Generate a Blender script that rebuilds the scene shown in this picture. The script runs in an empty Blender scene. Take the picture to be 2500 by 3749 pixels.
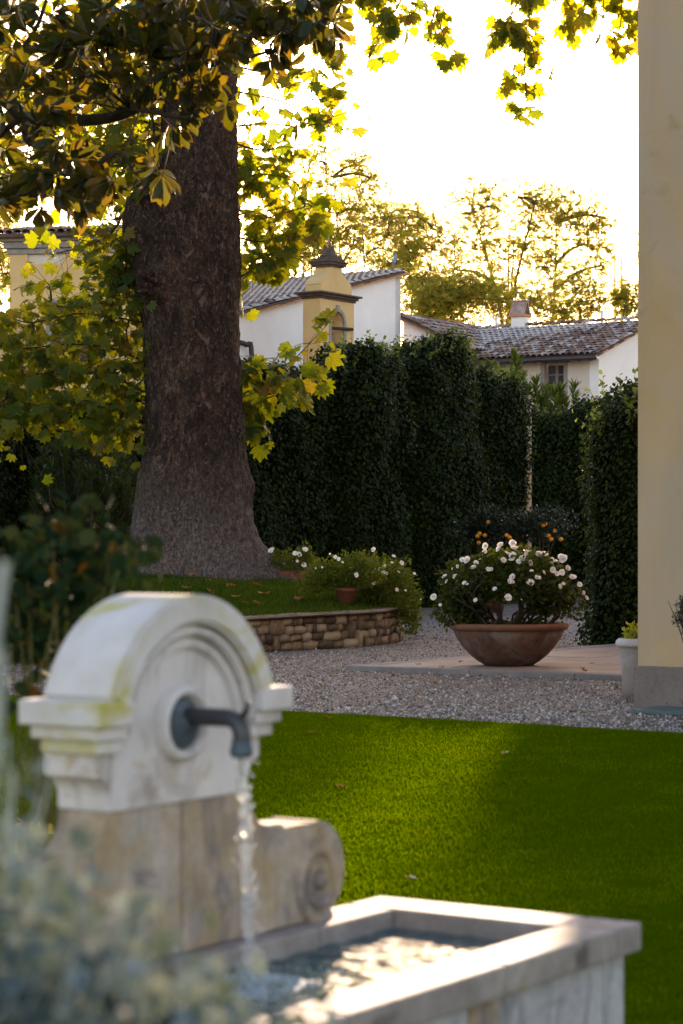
import bpy, bmesh, math, random
import numpy as np
from mathutils import Vector, Matrix, noise

random.seed(7)
rng = np.random.default_rng(7)
scene = bpy.context.scene
COL = scene.collection
PI = math.pi

# ------------------------------------------------------------------ camera
EYE = 1.5
cam_d = bpy.data.cameras.new("camera")
cam = bpy.data.objects.new("camera", cam_d)
COL.objects.link(cam)
cam.location = (0, 0, EYE)
cam.rotation_euler = (math.radians(90), 0, 0)
cam_d.lens = 80
cam_d.sensor_width = 36
cam_d.shift_y = 0.0317
cam_d.clip_end = 3000
cam_d.dof.use_dof = True
cam_d.dof.focus_distance = 32
cam_d.dof.aperture_fstop = 5.0
scene.camera = cam

# ------------------------------------------------------------------ sky, sun, exposure
SUN_EL, SUN_AZ = math.radians(9.5), math.radians(8.1)      # azimuth from +Y towards +X
world = bpy.data.worlds.new("World")
scene.world = world
world.use_nodes = True
wn = world.node_tree.nodes
sky = wn.new("ShaderNodeTexSky")
sky.sky_type = 'NISHITA'
sky.sun_disc = False
sky.sun_elevation = SUN_EL
sky.sun_rotation = SUN_AZ
sky.dust_density = 1.0
world.node_tree.links.new(sky.outputs[0], wn["Background"].inputs[0])
wn["Background"].inputs[1].default_value = 0.15
sun_d = bpy.data.lights.new("sun", 'SUN')
sun_d.energy = 5.0
sun_d.angle = math.radians(0.5)
sun_d.color = (1.0, 0.86, 0.62)
sun = bpy.data.objects.new("sun", sun_d)
COL.objects.link(sun)
sdir = Vector((math.sin(SUN_AZ) * math.cos(SUN_EL), math.cos(SUN_AZ) * math.cos(SUN_EL), math.sin(SUN_EL)))
sun.rotation_euler = sdir.to_track_quat('Z', 'Y').to_euler()
sun.location = (0, 0, 40)
vs = scene.view_settings
vs.view_transform = 'Standard'
vs.look = 'None'
vs.exposure = 2.0
vs.gamma = 1
vs.use_white_balance = True
vs.white_balance_temperature = 7600
vs.white_balance_tint = 28
scene.cycles.use_denoising = True
scene.cycles.max_bounces = 7
scene.cycles.diffuse_bounces = 3
scene.cycles.transmission_bounces = 6
scene.cycles.sample_clamp_indirect = 6

# ------------------------------------------------------------------ helpers
F, HOR, CX = 5224.0, 1250.0, 784.0
def at(px, py, d):
    return Vector(((px - CX) * d / F, d, EYE + (HOR - py) * d / F))
U = Vector((math.sin(math.radians(33.3)), math.cos(math.radians(33.3)), 0))     # garden axes
N = Vector((math.cos(math.radians(33.3)), -math.sin(math.radians(33.3)), 0))
Z = Vector((0, 0, 1))
WO = {}
def put(o, parent, M=None):
    COL.objects.link(o)
    off = Vector((0, 0, 0))
    if parent is not None:
        o.parent = parent
        off = WO[parent.name]
    if M is None:
        o.location = -off
        WO[o.name] = Vector((0, 0, 0))
    else:
        o.matrix_local = Matrix.Translation(-off) @ M
        WO[o.name] = M.translation.copy()
    return o
def thing(name, label, cat, loc, group=None):
    o = bpy.data.objects.new(name, None)
    COL.objects.link(o)
    o.location = loc
    o.empty_display_size = 0.2
    WO[o.name] = Vector(loc)
    o["label"] = label; o["category"] = cat; o["kind"] = "thing"
    if group: o["group"] = group
    return o
def tag(o, label, cat, group=None):
    o["label"] = label; o["category"] = cat; o["kind"] = "thing"
    if group: o["group"] = group
    return o
def obj(name, me, mat, parent=None, M=None, smooth=False, kind=None):
    o = bpy.data.objects.new(name, me)
    if mat is not None and not me.materials: me.materials.append(mat)
    if smooth:
        me.polygons.foreach_set("use_smooth", np.ones(len(me.polygons), dtype=bool))
    put(o, parent, M)
    if kind: o["kind"] = kind
    return o
def pymesh(verts, faces, name="m"):
    me = bpy.data.meshes.new(name)
    me.from_pydata([tuple(v) for v in verts], [], faces)
    me.update()
    return me
def bm_mesh(bm, M=None):
    if M is not None: bmesh.ops.transform(bm, matrix=M, verts=bm.verts)
    bmesh.ops.recalc_face_normals(bm, faces=bm.faces)
    me = bpy.data.meshes.new("m")
    bm.to_mesh(me); bm.free()
    return me
def bm_box(bm, a, b, bev=0.0):
    r = bmesh.ops.create_cube(bm, size=1)
    vv = r["verts"]
    for v in vv:
        v.co = Vector([(a[i] + b[i]) / 2 + v.co[i] * (b[i] - a[i]) for i in range(3)])
    if bev > 0:
        ee = list({e for v in vv for e in v.link_edges})
        bmesh.ops.bevel(bm, geom=ee, offset=bev, segments=2, affect='EDGES', profile=0.6)
def box_me(a, b, bev=0.0, M=None):
    bm = bmesh.new(); bm_box(bm, a, b, bev)
    return bm_mesh(bm, M)
def prism_me(poly, t0, t1, M, bev=0.0, axes="xz"):
    """outline in two axes, extruded along the third"""
    bm = bmesh.new()
    def co(p, t): return Vector((p[0], t, p[1])) if axes == "xz" else Vector((p[0], p[1], t))
    a = [bm.verts.new(co(p, t0)) for p in poly]
    b = [bm.verts.new(co(p, t1)) for p in poly]
    n = len(poly)
    bm.faces.new(a); bm.faces.new(b[::-1])
    side = []
    for i in range(n):
        bm.faces.new((a[i], a[(i + 1) % n], b[(i + 1) % n], b[i]))
    bmesh.ops.recalc_face_normals(bm, faces=bm.faces)
    if bev > 0:
        ee = [e for e in bm.edges if e.calc_face_angle(0) > 0.6]
        bmesh.ops.bevel(bm, geom=ee, offset=bev, segments=2, affect='EDGES')
    return bm_mesh(bm, M)
def lathe_me(prof, seg=32, M=None, close=False):
    V, Fc = [], []
    n = len(prof)
    for i in range(seg):
        a = 2 * PI * i / seg
        for r, z in prof: V.append((r * math.cos(a), r * math.sin(a), z))
    for i in range(seg):
        j = (i + 1) % seg
        for k in range(n - 1):
            Fc.append((i * n + k, j * n + k, j * n + k + 1, i * n + k + 1))
    bm = bmesh.new()
    bv = [bm.verts.new(v) for v in V]
    for f in Fc: bm.faces.new([bv[i] for i in f])
    bmesh.ops.remove_doubles(bm, verts=bm.verts, dist=1e-5)
    return bm_mesh(bm, M)
class Acc:
    def __init__(s): s.v = []; s.f = []
    def tube(s, pts, radii, k=6):
        pts = [Vector(p) for p in pts]
        b = len(s.v); m = len(pts)
        up = Vector((0.31, 0.22, 0.93))
        for i, p in enumerate(pts):
            d = (pts[min(i + 1, m - 1)] - pts[max(i - 1, 0)])
            if d.length < 1e-9: d = Vector((0, 0, 1))
            d.normalize()
            x = d.cross(up)
            if x.length < 0.05: x = d.cross(Vector((1, 0, 0)))
            x.normalize(); y = d.cross(x)
            r = radii[i] if hasattr(radii, "__len__") else radii
            for q in range(k):
                a = 2 * PI * q / k
                s.v.append(p + x * (r * math.cos(a)) + y * (r * math.sin(a)))
        for i in range(m - 1):
            for q in range(k):
                q2 = (q + 1) % k
                s.f.append((b + i * k + q, b + i * k + q2, b + (i + 1) * k + q2, b + (i + 1) * k + q))
        s.f.append(tuple(b + q for q in range(k))[::-1])
        s.f.append(tuple(b + (m - 1) * k + q for q in range(k)))
    def box(s, a, b):
        i = len(s.v)
        for z in (a[2], b[2]):
            for x, y in ((a[0], a[1]), (b[0], a[1]), (b[0], b[1]), (a[0], b[1])): s.v.append(Vector((x, y, z)))
        for f in ((3, 2, 1, 0), (4, 5, 6, 7), (0, 1, 5, 4), (1, 2, 6, 5), (2, 3, 7, 6), (3, 0, 4, 7)):
            s.f.append(tuple(i + q for q in f))
    def mesh(s): return pymesh(s.v, s.f)
def nrm(a): return a / np.maximum(np.linalg.norm(a, axis=1, keepdims=True), 1e-9)
def cloud(tv, tf, P, A, Nn, S, tone=None):
    """one mesh of many small faces: template (x side, y along, z normal) at P, axis A, normal Nn, size S"""
    tv = np.array(tv, dtype=np.float64)
    P = np.asarray(P, float); A = nrm(np.asarray(A, float)); Nn = np.asarray(Nn, float)
    n = len(P); S = np.broadcast_to(np.asarray(S, float), (n,))
    X = nrm(np.cross(A, Nn)); Zn = np.cross(X, A)
    if tv.ndim == 2: tv = tv[None]
    m = tv.shape[1]
    tk = tv[rng.integers(0, len(tv), n)]
    co = (P[:, None, :] + S[:, None, None] * (tk[:, :, 0:1] * X[:, None, :] + tk[:, :, 1:2] * A[:, None, :] + tk[:, :, 2:3] * Zn[:, None, :])).reshape(-1, 3)
    li = np.concatenate([np.array(f) for f in tf]); lt = np.array([len(f) for f in tf])
    loops = (np.arange(n)[:, None] * m + li[None, :]).reshape(-1)
    tot = np.tile(lt, n)
    st = np.concatenate([[0], np.cumsum(tot)[:-1]])
    me = bpy.data.meshes.new("m")
    me.vertices.add(n * m); me.vertices.foreach_set("co", co.reshape(-1).astype(np.float32))
    me.loops.add(len(loops)); me.loops.foreach_set("vertex_index", loops.astype(np.int32))
    me.polygons.add(len(tot)); me.polygons.foreach_set("loop_start", st.astype(np.int32))
    me.update(calc_edges=True)
    at_ = me.attributes.new("rnd", 'FLOAT', 'POINT')
    t = rng.random(n) if tone is None else np.asarray(tone)
    at_.data.foreach_set("value", np.repeat(t, m).astype(np.float32))
    return me
def rdirs(n, bias=(0, 0, 0), k=1.0):
    v = nrm(rng.normal(size=(n, 3)))
    return nrm(v * k + np.array(bias))
def fbm(v, o=4):
    return noise.fractal(v, 1.0, 2.0, o)
def catmull(pts, per=8, closed=False):
    out = []; n = len(pts)
    P = [Vector(p) for p in pts]
    rngi = range(n) if closed else range(n - 1)
    for i in rngi:
        if closed: p0, p1, p2, p3 = P[(i - 1) % n], P[i], P[(i + 1) % n], P[(i + 2) % n]
        else: p0, p1, p2, p3 = P[max(i - 1, 0)], P[i], P[i + 1], P[min(i + 2, n - 1)]
        for k in range(per):
            t = k / per
            out.append(0.5 * ((2 * p1) + (p2 - p0) * t + (2 * p0 - 5 * p1 + 4 * p2 - p3) * t * t + (3 * p1 - p0 - 3 * p2 + p3) * t ** 3))
    if not closed: out.append(P[-1])
    return out

# leaf templates
T_RHOMB = ([(0, 0, 0), (.32, .45, .07), (0, 1, -.03), (-.32, .45, .07)], [(0, 1, 2), (0, 2, 3)])
T_ROUND = ([(0, 0, 0), (.3, .2, .05), (.4, .55, .07), (0, 1, -.06), (-.4, .55, .07), (-.3, .2, .05)], [(0, 1, 2, 3), (0, 3, 4, 5)])
T_LANCE = ([(0, 0, 0), (.10, .4, .03), (.075, .75, .0), (0, 1, -.08), (-.075, .75, 0), (-.10, .4, .03)], [(0, 1, 2, 3), (0, 3, 4, 5)])
T_BLADE = ([(-.5, 0, 0), (.5, 0, 0), (.38, .55, .1), (-.38, .55, .1), (0, 1, .38)], [(0, 1, 2, 3), (3, 2, 4)])
def t_magnolia():
    v = [(0, 0, 0)]
    for y, w, z in ((.2, .09, .0), (.5, .17, -.02), (.75, .19, -.07), (.92, .1, -.13)):
        v += [(-w, y, z + w * .35), (0, y, z), (w, y, z + w * .35)]
    v.append((0, 1.02, -.18))
    f = [(0, 2, 1), (0, 3, 2)]
    for r in range(3):
        b = 1 + 3 * r
        f += [(b, b + 1, b + 4, b + 3), (b + 1, b + 2, b + 5, b + 4)]
    f += [(10, 11, 13), (11, 12, 13)]
    return v, f
T_MAGN = t_magnolia()
def t_plane(jit=0.0):
    half = [(0.0, 1.0), (.07, .86), (.16, .80), (.22, .64), (.33, .72), (.44, .80), (.47, .66), (.42, .50), (.55, .50), (.68, .42), (.57, .30), (.48, .18), (.52, .06), (.36, .03), (.14, .0)]
    out = half + [(0.0, .08)] + [(-x, y) for x, y in half[::-1][:-1]]
    v = [(0, .33, .0)]
    fold = random.uniform(-.1, .45) * (1 if jit else 0); curl = random.uniform(.05, .55); tw = random.uniform(-.25, .25) * jit
    wid = random.uniform(.82, 1.05) if jit else 1
    for i, (x, y) in enumerate(out):
        r = math.hypot(x, y - .33)
        x2 = x * wid * (1 + jit * random.uniform(-.16, .16)); y2 = y + jit * random.uniform(-.05, .05)
        v.append((x2, y2, fold * abs(x2) - curl * r * r + tw * x2 * y2 + jit * random.uniform(-.05, .05)))
    n = len(out)
    f = [(0, 1 + (i + 1) % n, 1 + i) for i in range(n)]
    return v, f
_tp = [t_plane(1.0) for _ in range(7)]
T_PLANE = ([t[0] for t in _tp], _tp[0][1])
def t_pinnate(pairs=5):
    v, f = [], []
    def leaflet(bx, by, dx, dy, L):
        b = len(v)
        nx, ny = -dy, dx
        w = L * .24
        v.extend([(bx, by, 0), (bx + dx * L * .5 + nx * w, by + dy * L * .5 + ny * w, .02), (bx + dx * L, by + dy * L, -.05), (bx + dx * L * .5 - nx * w, by + dy * L * .5 - ny * w, .02)])
        f.extend([(b, b + 1, b + 2, b + 3)])
    for i in range(pairs):
        y = .12 + .75 * i / pairs
        for s in (-1, 1): leaflet(0, y, s * .88, .47, .36)
    leaflet(0, .85, 0, 1, .34)
    return v, f
T_PINN = t_pinnate(4)

# ------------------------------------------------------------------ materials
def ramp(nt, cols, fac):
    r = nt.nodes.new("ShaderNodeValToRGB")
    el = r.color_ramp.elements
    while len(el) < len(cols): el.new(0.5)
    for e, (p, c) in zip(el, cols):
        e.position = p; e.color = (c[0], c[1], c[2], 1)
    nt.links.new(fac, r.inputs[0])
    return r.outputs[0]
def newmat(name):
    m = bpy.data.materials.new(name)
    m.use_nodes = True
    return m, m.node_tree, m.node_tree.nodes["Principled BSDF"]
def tex(nt, kind, scale, vec, detail=4, rough=.6, dist=0):
    t = nt.nodes.new("ShaderNodeTexNoise" if kind == "n" else "ShaderNodeTexVoronoi")
    t.inputs["Scale"].default_value = scale
    if kind == "n":
        t.inputs["Detail"].default_value = detail; t.inputs["Roughness"].default_value = rough
        t.inputs["Distortion"].default_value = dist
    nt.links.new(vec, t.inputs["Vector"])
    return t
def coords(nt, scale=(1, 1, 1), which="Object"):
    tc = nt.nodes.new("ShaderNodeTexCoord"); mp = nt.nodes.new("ShaderNodeMapping")
    mp.inputs["Scale"].default_value = scale
    nt.links.new(tc.outputs[which], mp.inputs[0])
    return mp.outputs[0]
def mix(nt, fac, a, b, mode='MIX'):
    m = nt.nodes.new("ShaderNodeMix"); m.data_type = 'RGBA'; m.blend_type = mode
    if isinstance(fac, (int, float)): m.inputs[0].default_value = fac
    else: nt.links.new(fac, m.inputs[0])
    for i, c in ((6, a), (7, b)):
        if isinstance(c, tuple): m.inputs[i].default_value = (c[0], c[1], c[2], 1)
        else: nt.links.new(c, m.inputs[i])
    return m.outputs[2]
def bump(nt, h, strength, dist, bsdf, prev=None):
    b = nt.nodes.new("ShaderNodeBump")
    b.inputs["Strength"].default_value = strength; b.inputs["Distance"].default_value = dist
    nt.links.new(h, b.inputs["Height"])
    if prev is not None: nt.links.new(prev, b.inputs["Normal"])
    nt.links.new(b.outputs[0], bsdf.inputs["Normal"])
    return b.outputs[0]
def mapr(nt, v, a, b, c=0., d=1.):
    m = nt.nodes.new("ShaderNodeMapRange")
    for i, x in enumerate((a, b, c, d)): m.inputs[1 + i].default_value = x
    nt.links.new(v, m.inputs[0]); return m.outputs[0]
def surf(name, cols, scale=3, detail=6, rough=.85, bs=0.3, bd=0.01, bscale=None, stretch=(1, 1, 1), stain=None, spec=.3, objrand=0, fine=None):
    """mottled matt surface: noise-ramped colour, optional stain (colour, scale, low, high), relief"""
    m, nt, b = newmat(name)
    co = coords(nt, stretch)
    n1 = tex(nt, "n", scale, co, detail, .62, .3)
    fac = n1.outputs["Fac"]
    if objrand:
        oi = nt.nodes.new("ShaderNodeObjectInfo")
        ad = nt.nodes.new("ShaderNodeMath"); ad.operation = 'MULTIPLY_ADD'
        nt.links.new(oi.outputs["Random"], ad.inputs[0]); ad.inputs[1].default_value = objrand
        sb = nt.nodes.new("ShaderNodeMath"); sb.operation = 'SUBTRACT'; sb.inputs[1].default_value = objrand / 2
        nt.links.new(fac, sb.inputs[0]); nt.links.new(sb.outputs[0], ad.inputs[2])
        fac = ad.outputs[0]
    c = ramp(nt, cols, fac)
    if stain:
        for sc, sscale, lo, hi, *strk in stain:
            s = tex(nt, "n", sscale, coords(nt, strk[0]) if strk else co, 6, .6, .6)
            c = mix(nt, mapr(nt, s.outputs["Fac"], lo, hi), c, sc)
    if fine:
        s = tex(nt, "n", fine, co, 3, .7)
        c = mix(nt, .35, c, ramp(nt, [(.3, (.35, .35, .35)), (.7, (1, 1, 1))], s.outputs["Fac"]), 'MULTIPLY')
    nt.links.new(c, b.inputs["Base Color"])
    b.inputs["Roughness"].default_value = rough
    b.inputs["Specular IOR Level"].default_value = spec
    if bs > 0:
        n2 = tex(nt, "n", bscale or scale * 6, co, 5, .65)
        bump(nt, n2.outputs["Fac"], bs, bd, b)
    return m
def leafmat(name, cols, transl, tcol, rough=.45, spec=.4, back=None):
    """leaf: per-leaf tone, gloss, and light passing through"""
    m, nt, b = newmat(name)
    a = nt.nodes.new("ShaderNodeAttribute"); a.attribute_name = "rnd"
    oi = nt.nodes.new("ShaderNodeObjectInfo")
    ad = nt.nodes.new("ShaderNodeMath"); ad.operation = 'ADD'
    nt.links.new(a.outputs["Fac"], ad.inputs[0]); nt.links.new(oi.outputs["Random"], ad.inputs[1])
    fr = nt.nodes.new("ShaderNodeMath"); fr.operation = 'FRACT'
    nt.links.new(ad.outputs[0], fr.inputs[0])
    c = ramp(nt, cols, fr.outputs[0])
    if back:
        g = nt.nodes.new("ShaderNodeNewGeometry")
        c = mix(nt, g.outputs["Backfacing"], c, back)
    nt.links.new(c, b.inputs["Base Color"])
    b.inputs["Roughness"].default_value = rough
    b.inputs["Specular IOR Level"].default_value = spec
    tr = nt.nodes.new("ShaderNodeBsdfTranslucent")
    tc = ramp(nt, tcol, fr.outputs[0]) if isinstance(tcol, list) else None
    if tc is None: tr.inputs[0].default_value = (*tcol, 1)
    else: nt.links.new(tc, tr.inputs[0])
    ms = nt.nodes.new("ShaderNodeMixShader"); ms.inputs[0].default_value = transl
    nt.links.new(b.outputs[0], ms.inputs[1]); nt.links.new(tr.outputs[0], ms.inputs[2])
    nt.links.new(ms.outputs[0], nt.nodes["Material Output"].inputs[0])
    return m

M = {}
M["soil"] = surf("soil", [(.3, (.05, .035, .02)), (.7, (.11, .08, .05))], 4, bs=.5, bd=.02)
M["turf"] = surf("turf", [(.3, (.032, .066, .0008)), (.7, (.052, .095, .001))], 5, spec=.0, bs=.6, bd=.03, bscale=60)
M["grass"] = leafmat("grass", [(0, (.030, .066, .0006)), (.5, (.048, .092, .0009)), (.85, (.066, .11, .001)), (1, (.085, .115, .003))], .36, [(0, (.08, .15, .0006)), (1, (.15, .20, .001))], .9, .0)
M["mound_grass"] = leafmat("mound_grass", [(0, (.018, .042, .003)), (.6, (.034, .066, .005)), (1, (.07, .08, .015))], .4, [(0, (.06, .12, .005)), (1, (.15, .18, .01))], .65, .12)
# gravel
def gravel_mat():
    m, nt, b = newmat("gravel")
    co = coords(nt)
    v = tex(nt, "v", 55, co); v2 = tex(nt, "v", 75, co)
    c1 = ramp(nt, [(0, (.07, .058, .052)), (.35, (.15, .128, .118)), (.7, (.25, .22, .205)), (1, (.42, .39, .37))], v.outputs["Color"])
    n = tex(nt, "n", .35, co, 5, .6)
    c = mix(nt, mapr(nt, n.outputs["Fac"], .4, .65, 0, .55), c1, (.10, .07, .052))
    d = mapr(nt, v.outputs["Distance"], .0, .6, 1.0, .3)
    c = mix(nt, .7, c, d, 'MULTIPLY')
    nt.links.new(c, b.inputs["Base Color"]); b.inputs["Roughness"].default_value = .85
    p = bump(nt, v.outputs["Distance"], .7, .015, b)
    return m
M["gravel"] = gravel_mat()
M["pebble"] = leafmat("pebble", [(0, (.08, .066, .06)), (.4, (.17, .148, .138)), (.8, (.28, .25, .24)), (1, (.48, .46, .45))], 0.0, (.1, .1, .1), .8, .3)
M["ochre"] = surf("ochre_plaster", [(.3, (.39, .25, .12)), (.55, (.44, .295, .155)), (.75, (.46, .33, .20))], .9, 8, .9, .2, .004, 45, stain=[((.37, .29, .215), .55, .42, .68), ((.33, .23, .13), 2.6, .60, .72), ((.34, .26, .18), 2.2, .50, .75, (1, 1, .12))])
M["plinth"] = surf("grey_plinth", [(.3, (.14, .115, .105)), (.7, (.20, .17, .155))], 2.2, 8, .9, .25, .006, 25, stain=[((.075, .06, .055), 3.0, .60, .68)], fine=30)
M["white_wall"] = surf("white_plaster", [(.3, (.78, .75, .73)), (.7, (.87, .85, .83))], .8, 8, .9, .1, .004, 40)
M["beige_and_shade_wall"] = surf("beige_and_shade_plaster", [(.3, (.58, .50, .42)), (.7, (.68, .61, .54))], .8, 8, .9, .1, .004, 40)  # farmhouse front's shade put into the colour; also the beige panel
M["yellow_wall"] = surf("yellow_plaster", [(.3, (.60, .40, .17)), (.7, (.70, .49, .24))], 1.0, 8, .9, .15, .006, 40, stain=[((.45, .30, .15), 4.0, .66, .72)])
M["dark_stone"] = surf("dark_cornice_stone", [(.3, (.05, .035, .03)), (.7, (.12, .09, .075))], 6, 8, .9, .5, .02, 20)
M["grey_stone"] = surf("grey_stone", [(.3, (.22, .21, .20)), (.7, (.34, .32, .30))], 4, 6, .85, .2, .005)
M["tile"] = surf("roof_tile", [(.15, (.10, .06, .05)), (.4, (.25, .14, .10)), (.62, (.34, .25, .21)), (.85, (.46, .43, .42))], 5, 6, .62, .35, .01, 30, objrand=.75, stain=[((.09, .075, .065), 9, .58, .7)], spec=.4)
M["tile_edge"] = surf("verge_brick", [(.3, (.40, .17, .09)), (.7, (.55, .27, .15))], 6, 5, .85)
M["deck"] = surf("roof_deck", [(.3, (.08, .05, .04)), (.7, (.14, .09, .07))], 6)
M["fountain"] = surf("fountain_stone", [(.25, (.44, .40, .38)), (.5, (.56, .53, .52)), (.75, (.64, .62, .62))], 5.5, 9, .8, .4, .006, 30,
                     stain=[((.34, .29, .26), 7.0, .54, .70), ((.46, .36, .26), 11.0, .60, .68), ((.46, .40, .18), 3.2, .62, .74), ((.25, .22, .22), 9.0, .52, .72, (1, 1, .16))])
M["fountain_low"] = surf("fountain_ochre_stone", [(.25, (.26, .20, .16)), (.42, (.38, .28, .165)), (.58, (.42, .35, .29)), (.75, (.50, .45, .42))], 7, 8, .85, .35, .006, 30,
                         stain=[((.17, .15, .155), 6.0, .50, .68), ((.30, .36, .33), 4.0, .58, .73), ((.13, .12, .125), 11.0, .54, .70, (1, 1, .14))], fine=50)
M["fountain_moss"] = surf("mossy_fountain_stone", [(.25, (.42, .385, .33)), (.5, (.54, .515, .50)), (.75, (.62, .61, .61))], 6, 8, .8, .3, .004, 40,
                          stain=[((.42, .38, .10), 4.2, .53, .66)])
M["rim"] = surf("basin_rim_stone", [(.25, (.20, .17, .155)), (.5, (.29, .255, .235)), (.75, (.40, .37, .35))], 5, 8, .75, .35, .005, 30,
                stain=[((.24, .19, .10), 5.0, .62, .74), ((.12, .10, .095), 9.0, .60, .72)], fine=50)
M["basin_wall"] = surf("basin_plaster", [(.25, (.32, .32, .34)), (.6, (.44, .45, .48)), (.8, (.52, .53, .56))], 5, 8, .85, .4, .008, 22,
                       stain=[((.20, .19, .19), 4.5, .58, .68), ((.12, .12, .125), 10.0, .55, .68, (1, 1, .15))], fine=40)
M["basin_in"] = surf("wet_basin_stone", [(.3, (.02, .045, .05)), (.7, (.045, .075, .08))], 6, 6, .5)
M["iron"] = surf("dark_iron", [(.3, (.012, .014, .018)), (.7, (.03, .034, .042))], 20, 5, .42, .2, .002, spec=.6)
M["iron_blue"] = surf("verdigris_iron", [(.3, (.03, .05, .065)), (.7, (.07, .10, .12))], 30, 5, .5, .2, .002)
M["terracotta"] = surf("terracotta", [(.25, (.06, .032, .026)), (.5, (.12, .058, .04)), (.75, (.19, .105, .075))], 3.5, 8, .85, .3, .006, 30,
                       stain=[((.17, .135, .12), 3.2, .48, .68), ((.04, .027, .025), 5.0, .54, .68)], fine=40)
M["terracotta_rim"] = surf("terracotta_rim", [(.3, (.13, .055, .032)), (.7, (.21, .095, .055))], 5, 6, .85, .2, .004, fine=40)
M["red_pot"] = surf("red_clay", [(.3, (.10, .03, .022)), (.7, (.17, .055, .038))], 6, 6, .8, .2, .004, stain=[((.3, .2, .17), 5, .6, .72)])
M["pot_stone"] = surf("pale_pot", [(.3, (.24, .21, .19)), (.7, (.33, .30, .28))], 6, 7, .85, .2, .004, fine=40)
M["pot_rim"] = surf("pale_pot_rim", [(.3, (.36, .345, .36)), (.7, (.46, .445, .46))], 6, 7, .8, .2, .004)
M["paver"] = surf("sandstone_paver", [(.25, (.20, .16, .135)), (.5, (.28, .225, .19)), (.75, (.36, .305, .265))], 2.2, 8, .8, .25, .004, 30, objrand=.25, stain=[((.30, .20, .14), 1.2, .5, .7)], fine=30)
M["kerb"] = surf("kerb_stone", [(.3, (.11, .105, .11)), (.7, (.19, .18, .18))], 5, 7, .8, .3, .004, objrand=.2)
M["rubble"] = surf("rubble_stone", [(.15, (.07, .05, .035)), (.4, (.16, .115, .075)), (.6, (.26, .19, .125)), (.85, (.36, .29, .21))], 5, 8, .9, .8, .03, 16, objrand=.85, fine=30)
M["mortar"] = surf("mortar", [(.3, (.045, .032, .022)), (.7, (.09, .066, .045))], 9, 6, .95, .6, .02)
M["coping"] = surf("coping_stone", [(.3, (.16, .115, .08)), (.7, (.27, .205, .15))], 4, 8, .9, .4, .01, objrand=.3, fine=30)
M["bark_dark"] = surf("twig_bark", [(.3, (.022, .016, .011)), (.7, (.06, .045, .03))], 12, 6, .9, .5, .01)
M["bark_far"] = surf("tree_bark", [(.3, (.05, .037, .025)), (.7, (.11, .085, .06))], 6, 6, .9, .5, .02)
M["stem_green"] = surf("green_stem", [(.3, (.06, .08, .03)), (.7, (.11, .12, .05))], 12, 4, .7, 0)
M["stem_pale"] = surf("pale_stem", [(.3, (.30, .33, .30)), (.7, (.42, .45, .42))], 12, 4, .7, 0)
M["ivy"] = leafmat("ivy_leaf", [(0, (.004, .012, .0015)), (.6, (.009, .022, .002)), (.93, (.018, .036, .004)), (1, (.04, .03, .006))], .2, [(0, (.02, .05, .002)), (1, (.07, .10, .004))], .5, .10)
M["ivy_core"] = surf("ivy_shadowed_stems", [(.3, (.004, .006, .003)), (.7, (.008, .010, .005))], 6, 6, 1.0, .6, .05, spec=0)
M["ivy_tip"] = leafmat("ivy_tip_leaf", [(0, (.05, .10, .02)), (1, (.12, .17, .03))], .4, [(0, (.14, .24, .02)), (1, (.3, .34, .04))], .4, .4)
M["robinia"] = leafmat("robinia_leaf", [(0, (.04, .055, .012)), (.5, (.06, .075, .014)), (.85, (.09, .085, .016)), (1, (.11, .075, .025))], .62, [(0, (.40, .44, .05)), (.6, (.60, .56, .07)), (1, (.64, .50, .10))], .6, .1)
M["plane_leaf"] = leafmat("plane_leaf", [(0, (.02, .05, .008)), (.5, (.035, .07, .010)), (.85, (.06, .08, .012)), (1, (.10, .075, .02))], .5, [(0, (.18, .24, .006)), (.5, (.34, .34, .006)), (.9, (.46, .40, .01)), (1, (.46, .28, .02))], .55, .22)
M["magnolia"] = leafmat("magnolia_leaf", [(0, (.006, .016, .005)), (.6, (.012, .028, .007)), (1, (.03, .042, .01))], .24, [(0, (.10, .11, .006)), (.6, (.22, .18, .008)), (1, (.34, .20, .012))], .38, .22, back=(.035, .026, .008))
M["oleander"] = leafmat("oleander_leaf", [(0, (.03, .06, .010)), (1, (.07, .11, .02))], .35, [(0, (.14, .2, .012)), (1, (.28, .32, .03))], .5, .25)
M["rose_leaf"] = leafmat("rose_leaf", [(0, (.007, .018, .003)), (.7, (.016, .034, .005)), (.93, (.04, .05, .008)), (1, (.09, .08, .012))], .28, [(0, (.04, .08, .004)), (1, (.17, .17, .012))], .55, .12)
M["plumbago"] = leafmat("plumbago_leaf", [(0, (.03, .06, .006)), (.6, (.06, .085, .009)), (1, (.11, .11, .015))], .42, [(0, (.10, .16, .008)), (1, (.25, .26, .012))], .55, .15)
M["bush_dark"] = leafmat("rosebush_leaf", [(0, (.004, .014, .007)), (.7, (.009, .026, .012)), (.95, (.02, .03, .01)), (1, (.14, .06, .012))], .06, [(0, (.02, .05, .01)), (1, (.06, .06, .012))], .8, .02)
M["silver"] = leafmat("silver_leaf", [(0, (.013, .034, .040)), (.35, (.042, .082, .098)), (.7, (.11, .175, .205)), (1, (.20, .245, .26))], .2, [(0, (.08, .12, .08)), (1, (.18, .2, .13))], .8, .04)
M["blue_conifer"] = leafmat("blue_needle", [(0, (.012, .024, .028)), (1, (.04, .06, .066))], .2, (.03, .05, .05), .5, .2)
M["lime_leaf"] = leafmat("lime_leaf", [(0, (.20, .22, .015)), (1, (.36, .34, .03))], .4, (.4, .4, .03), .5, .3)
M["citrus"] = leafmat("citrus_leaf", [(0, (.005, .012, .004)), (1, (.014, .026, .008))], .15, (.02, .04, .006), .4, .3)
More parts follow.
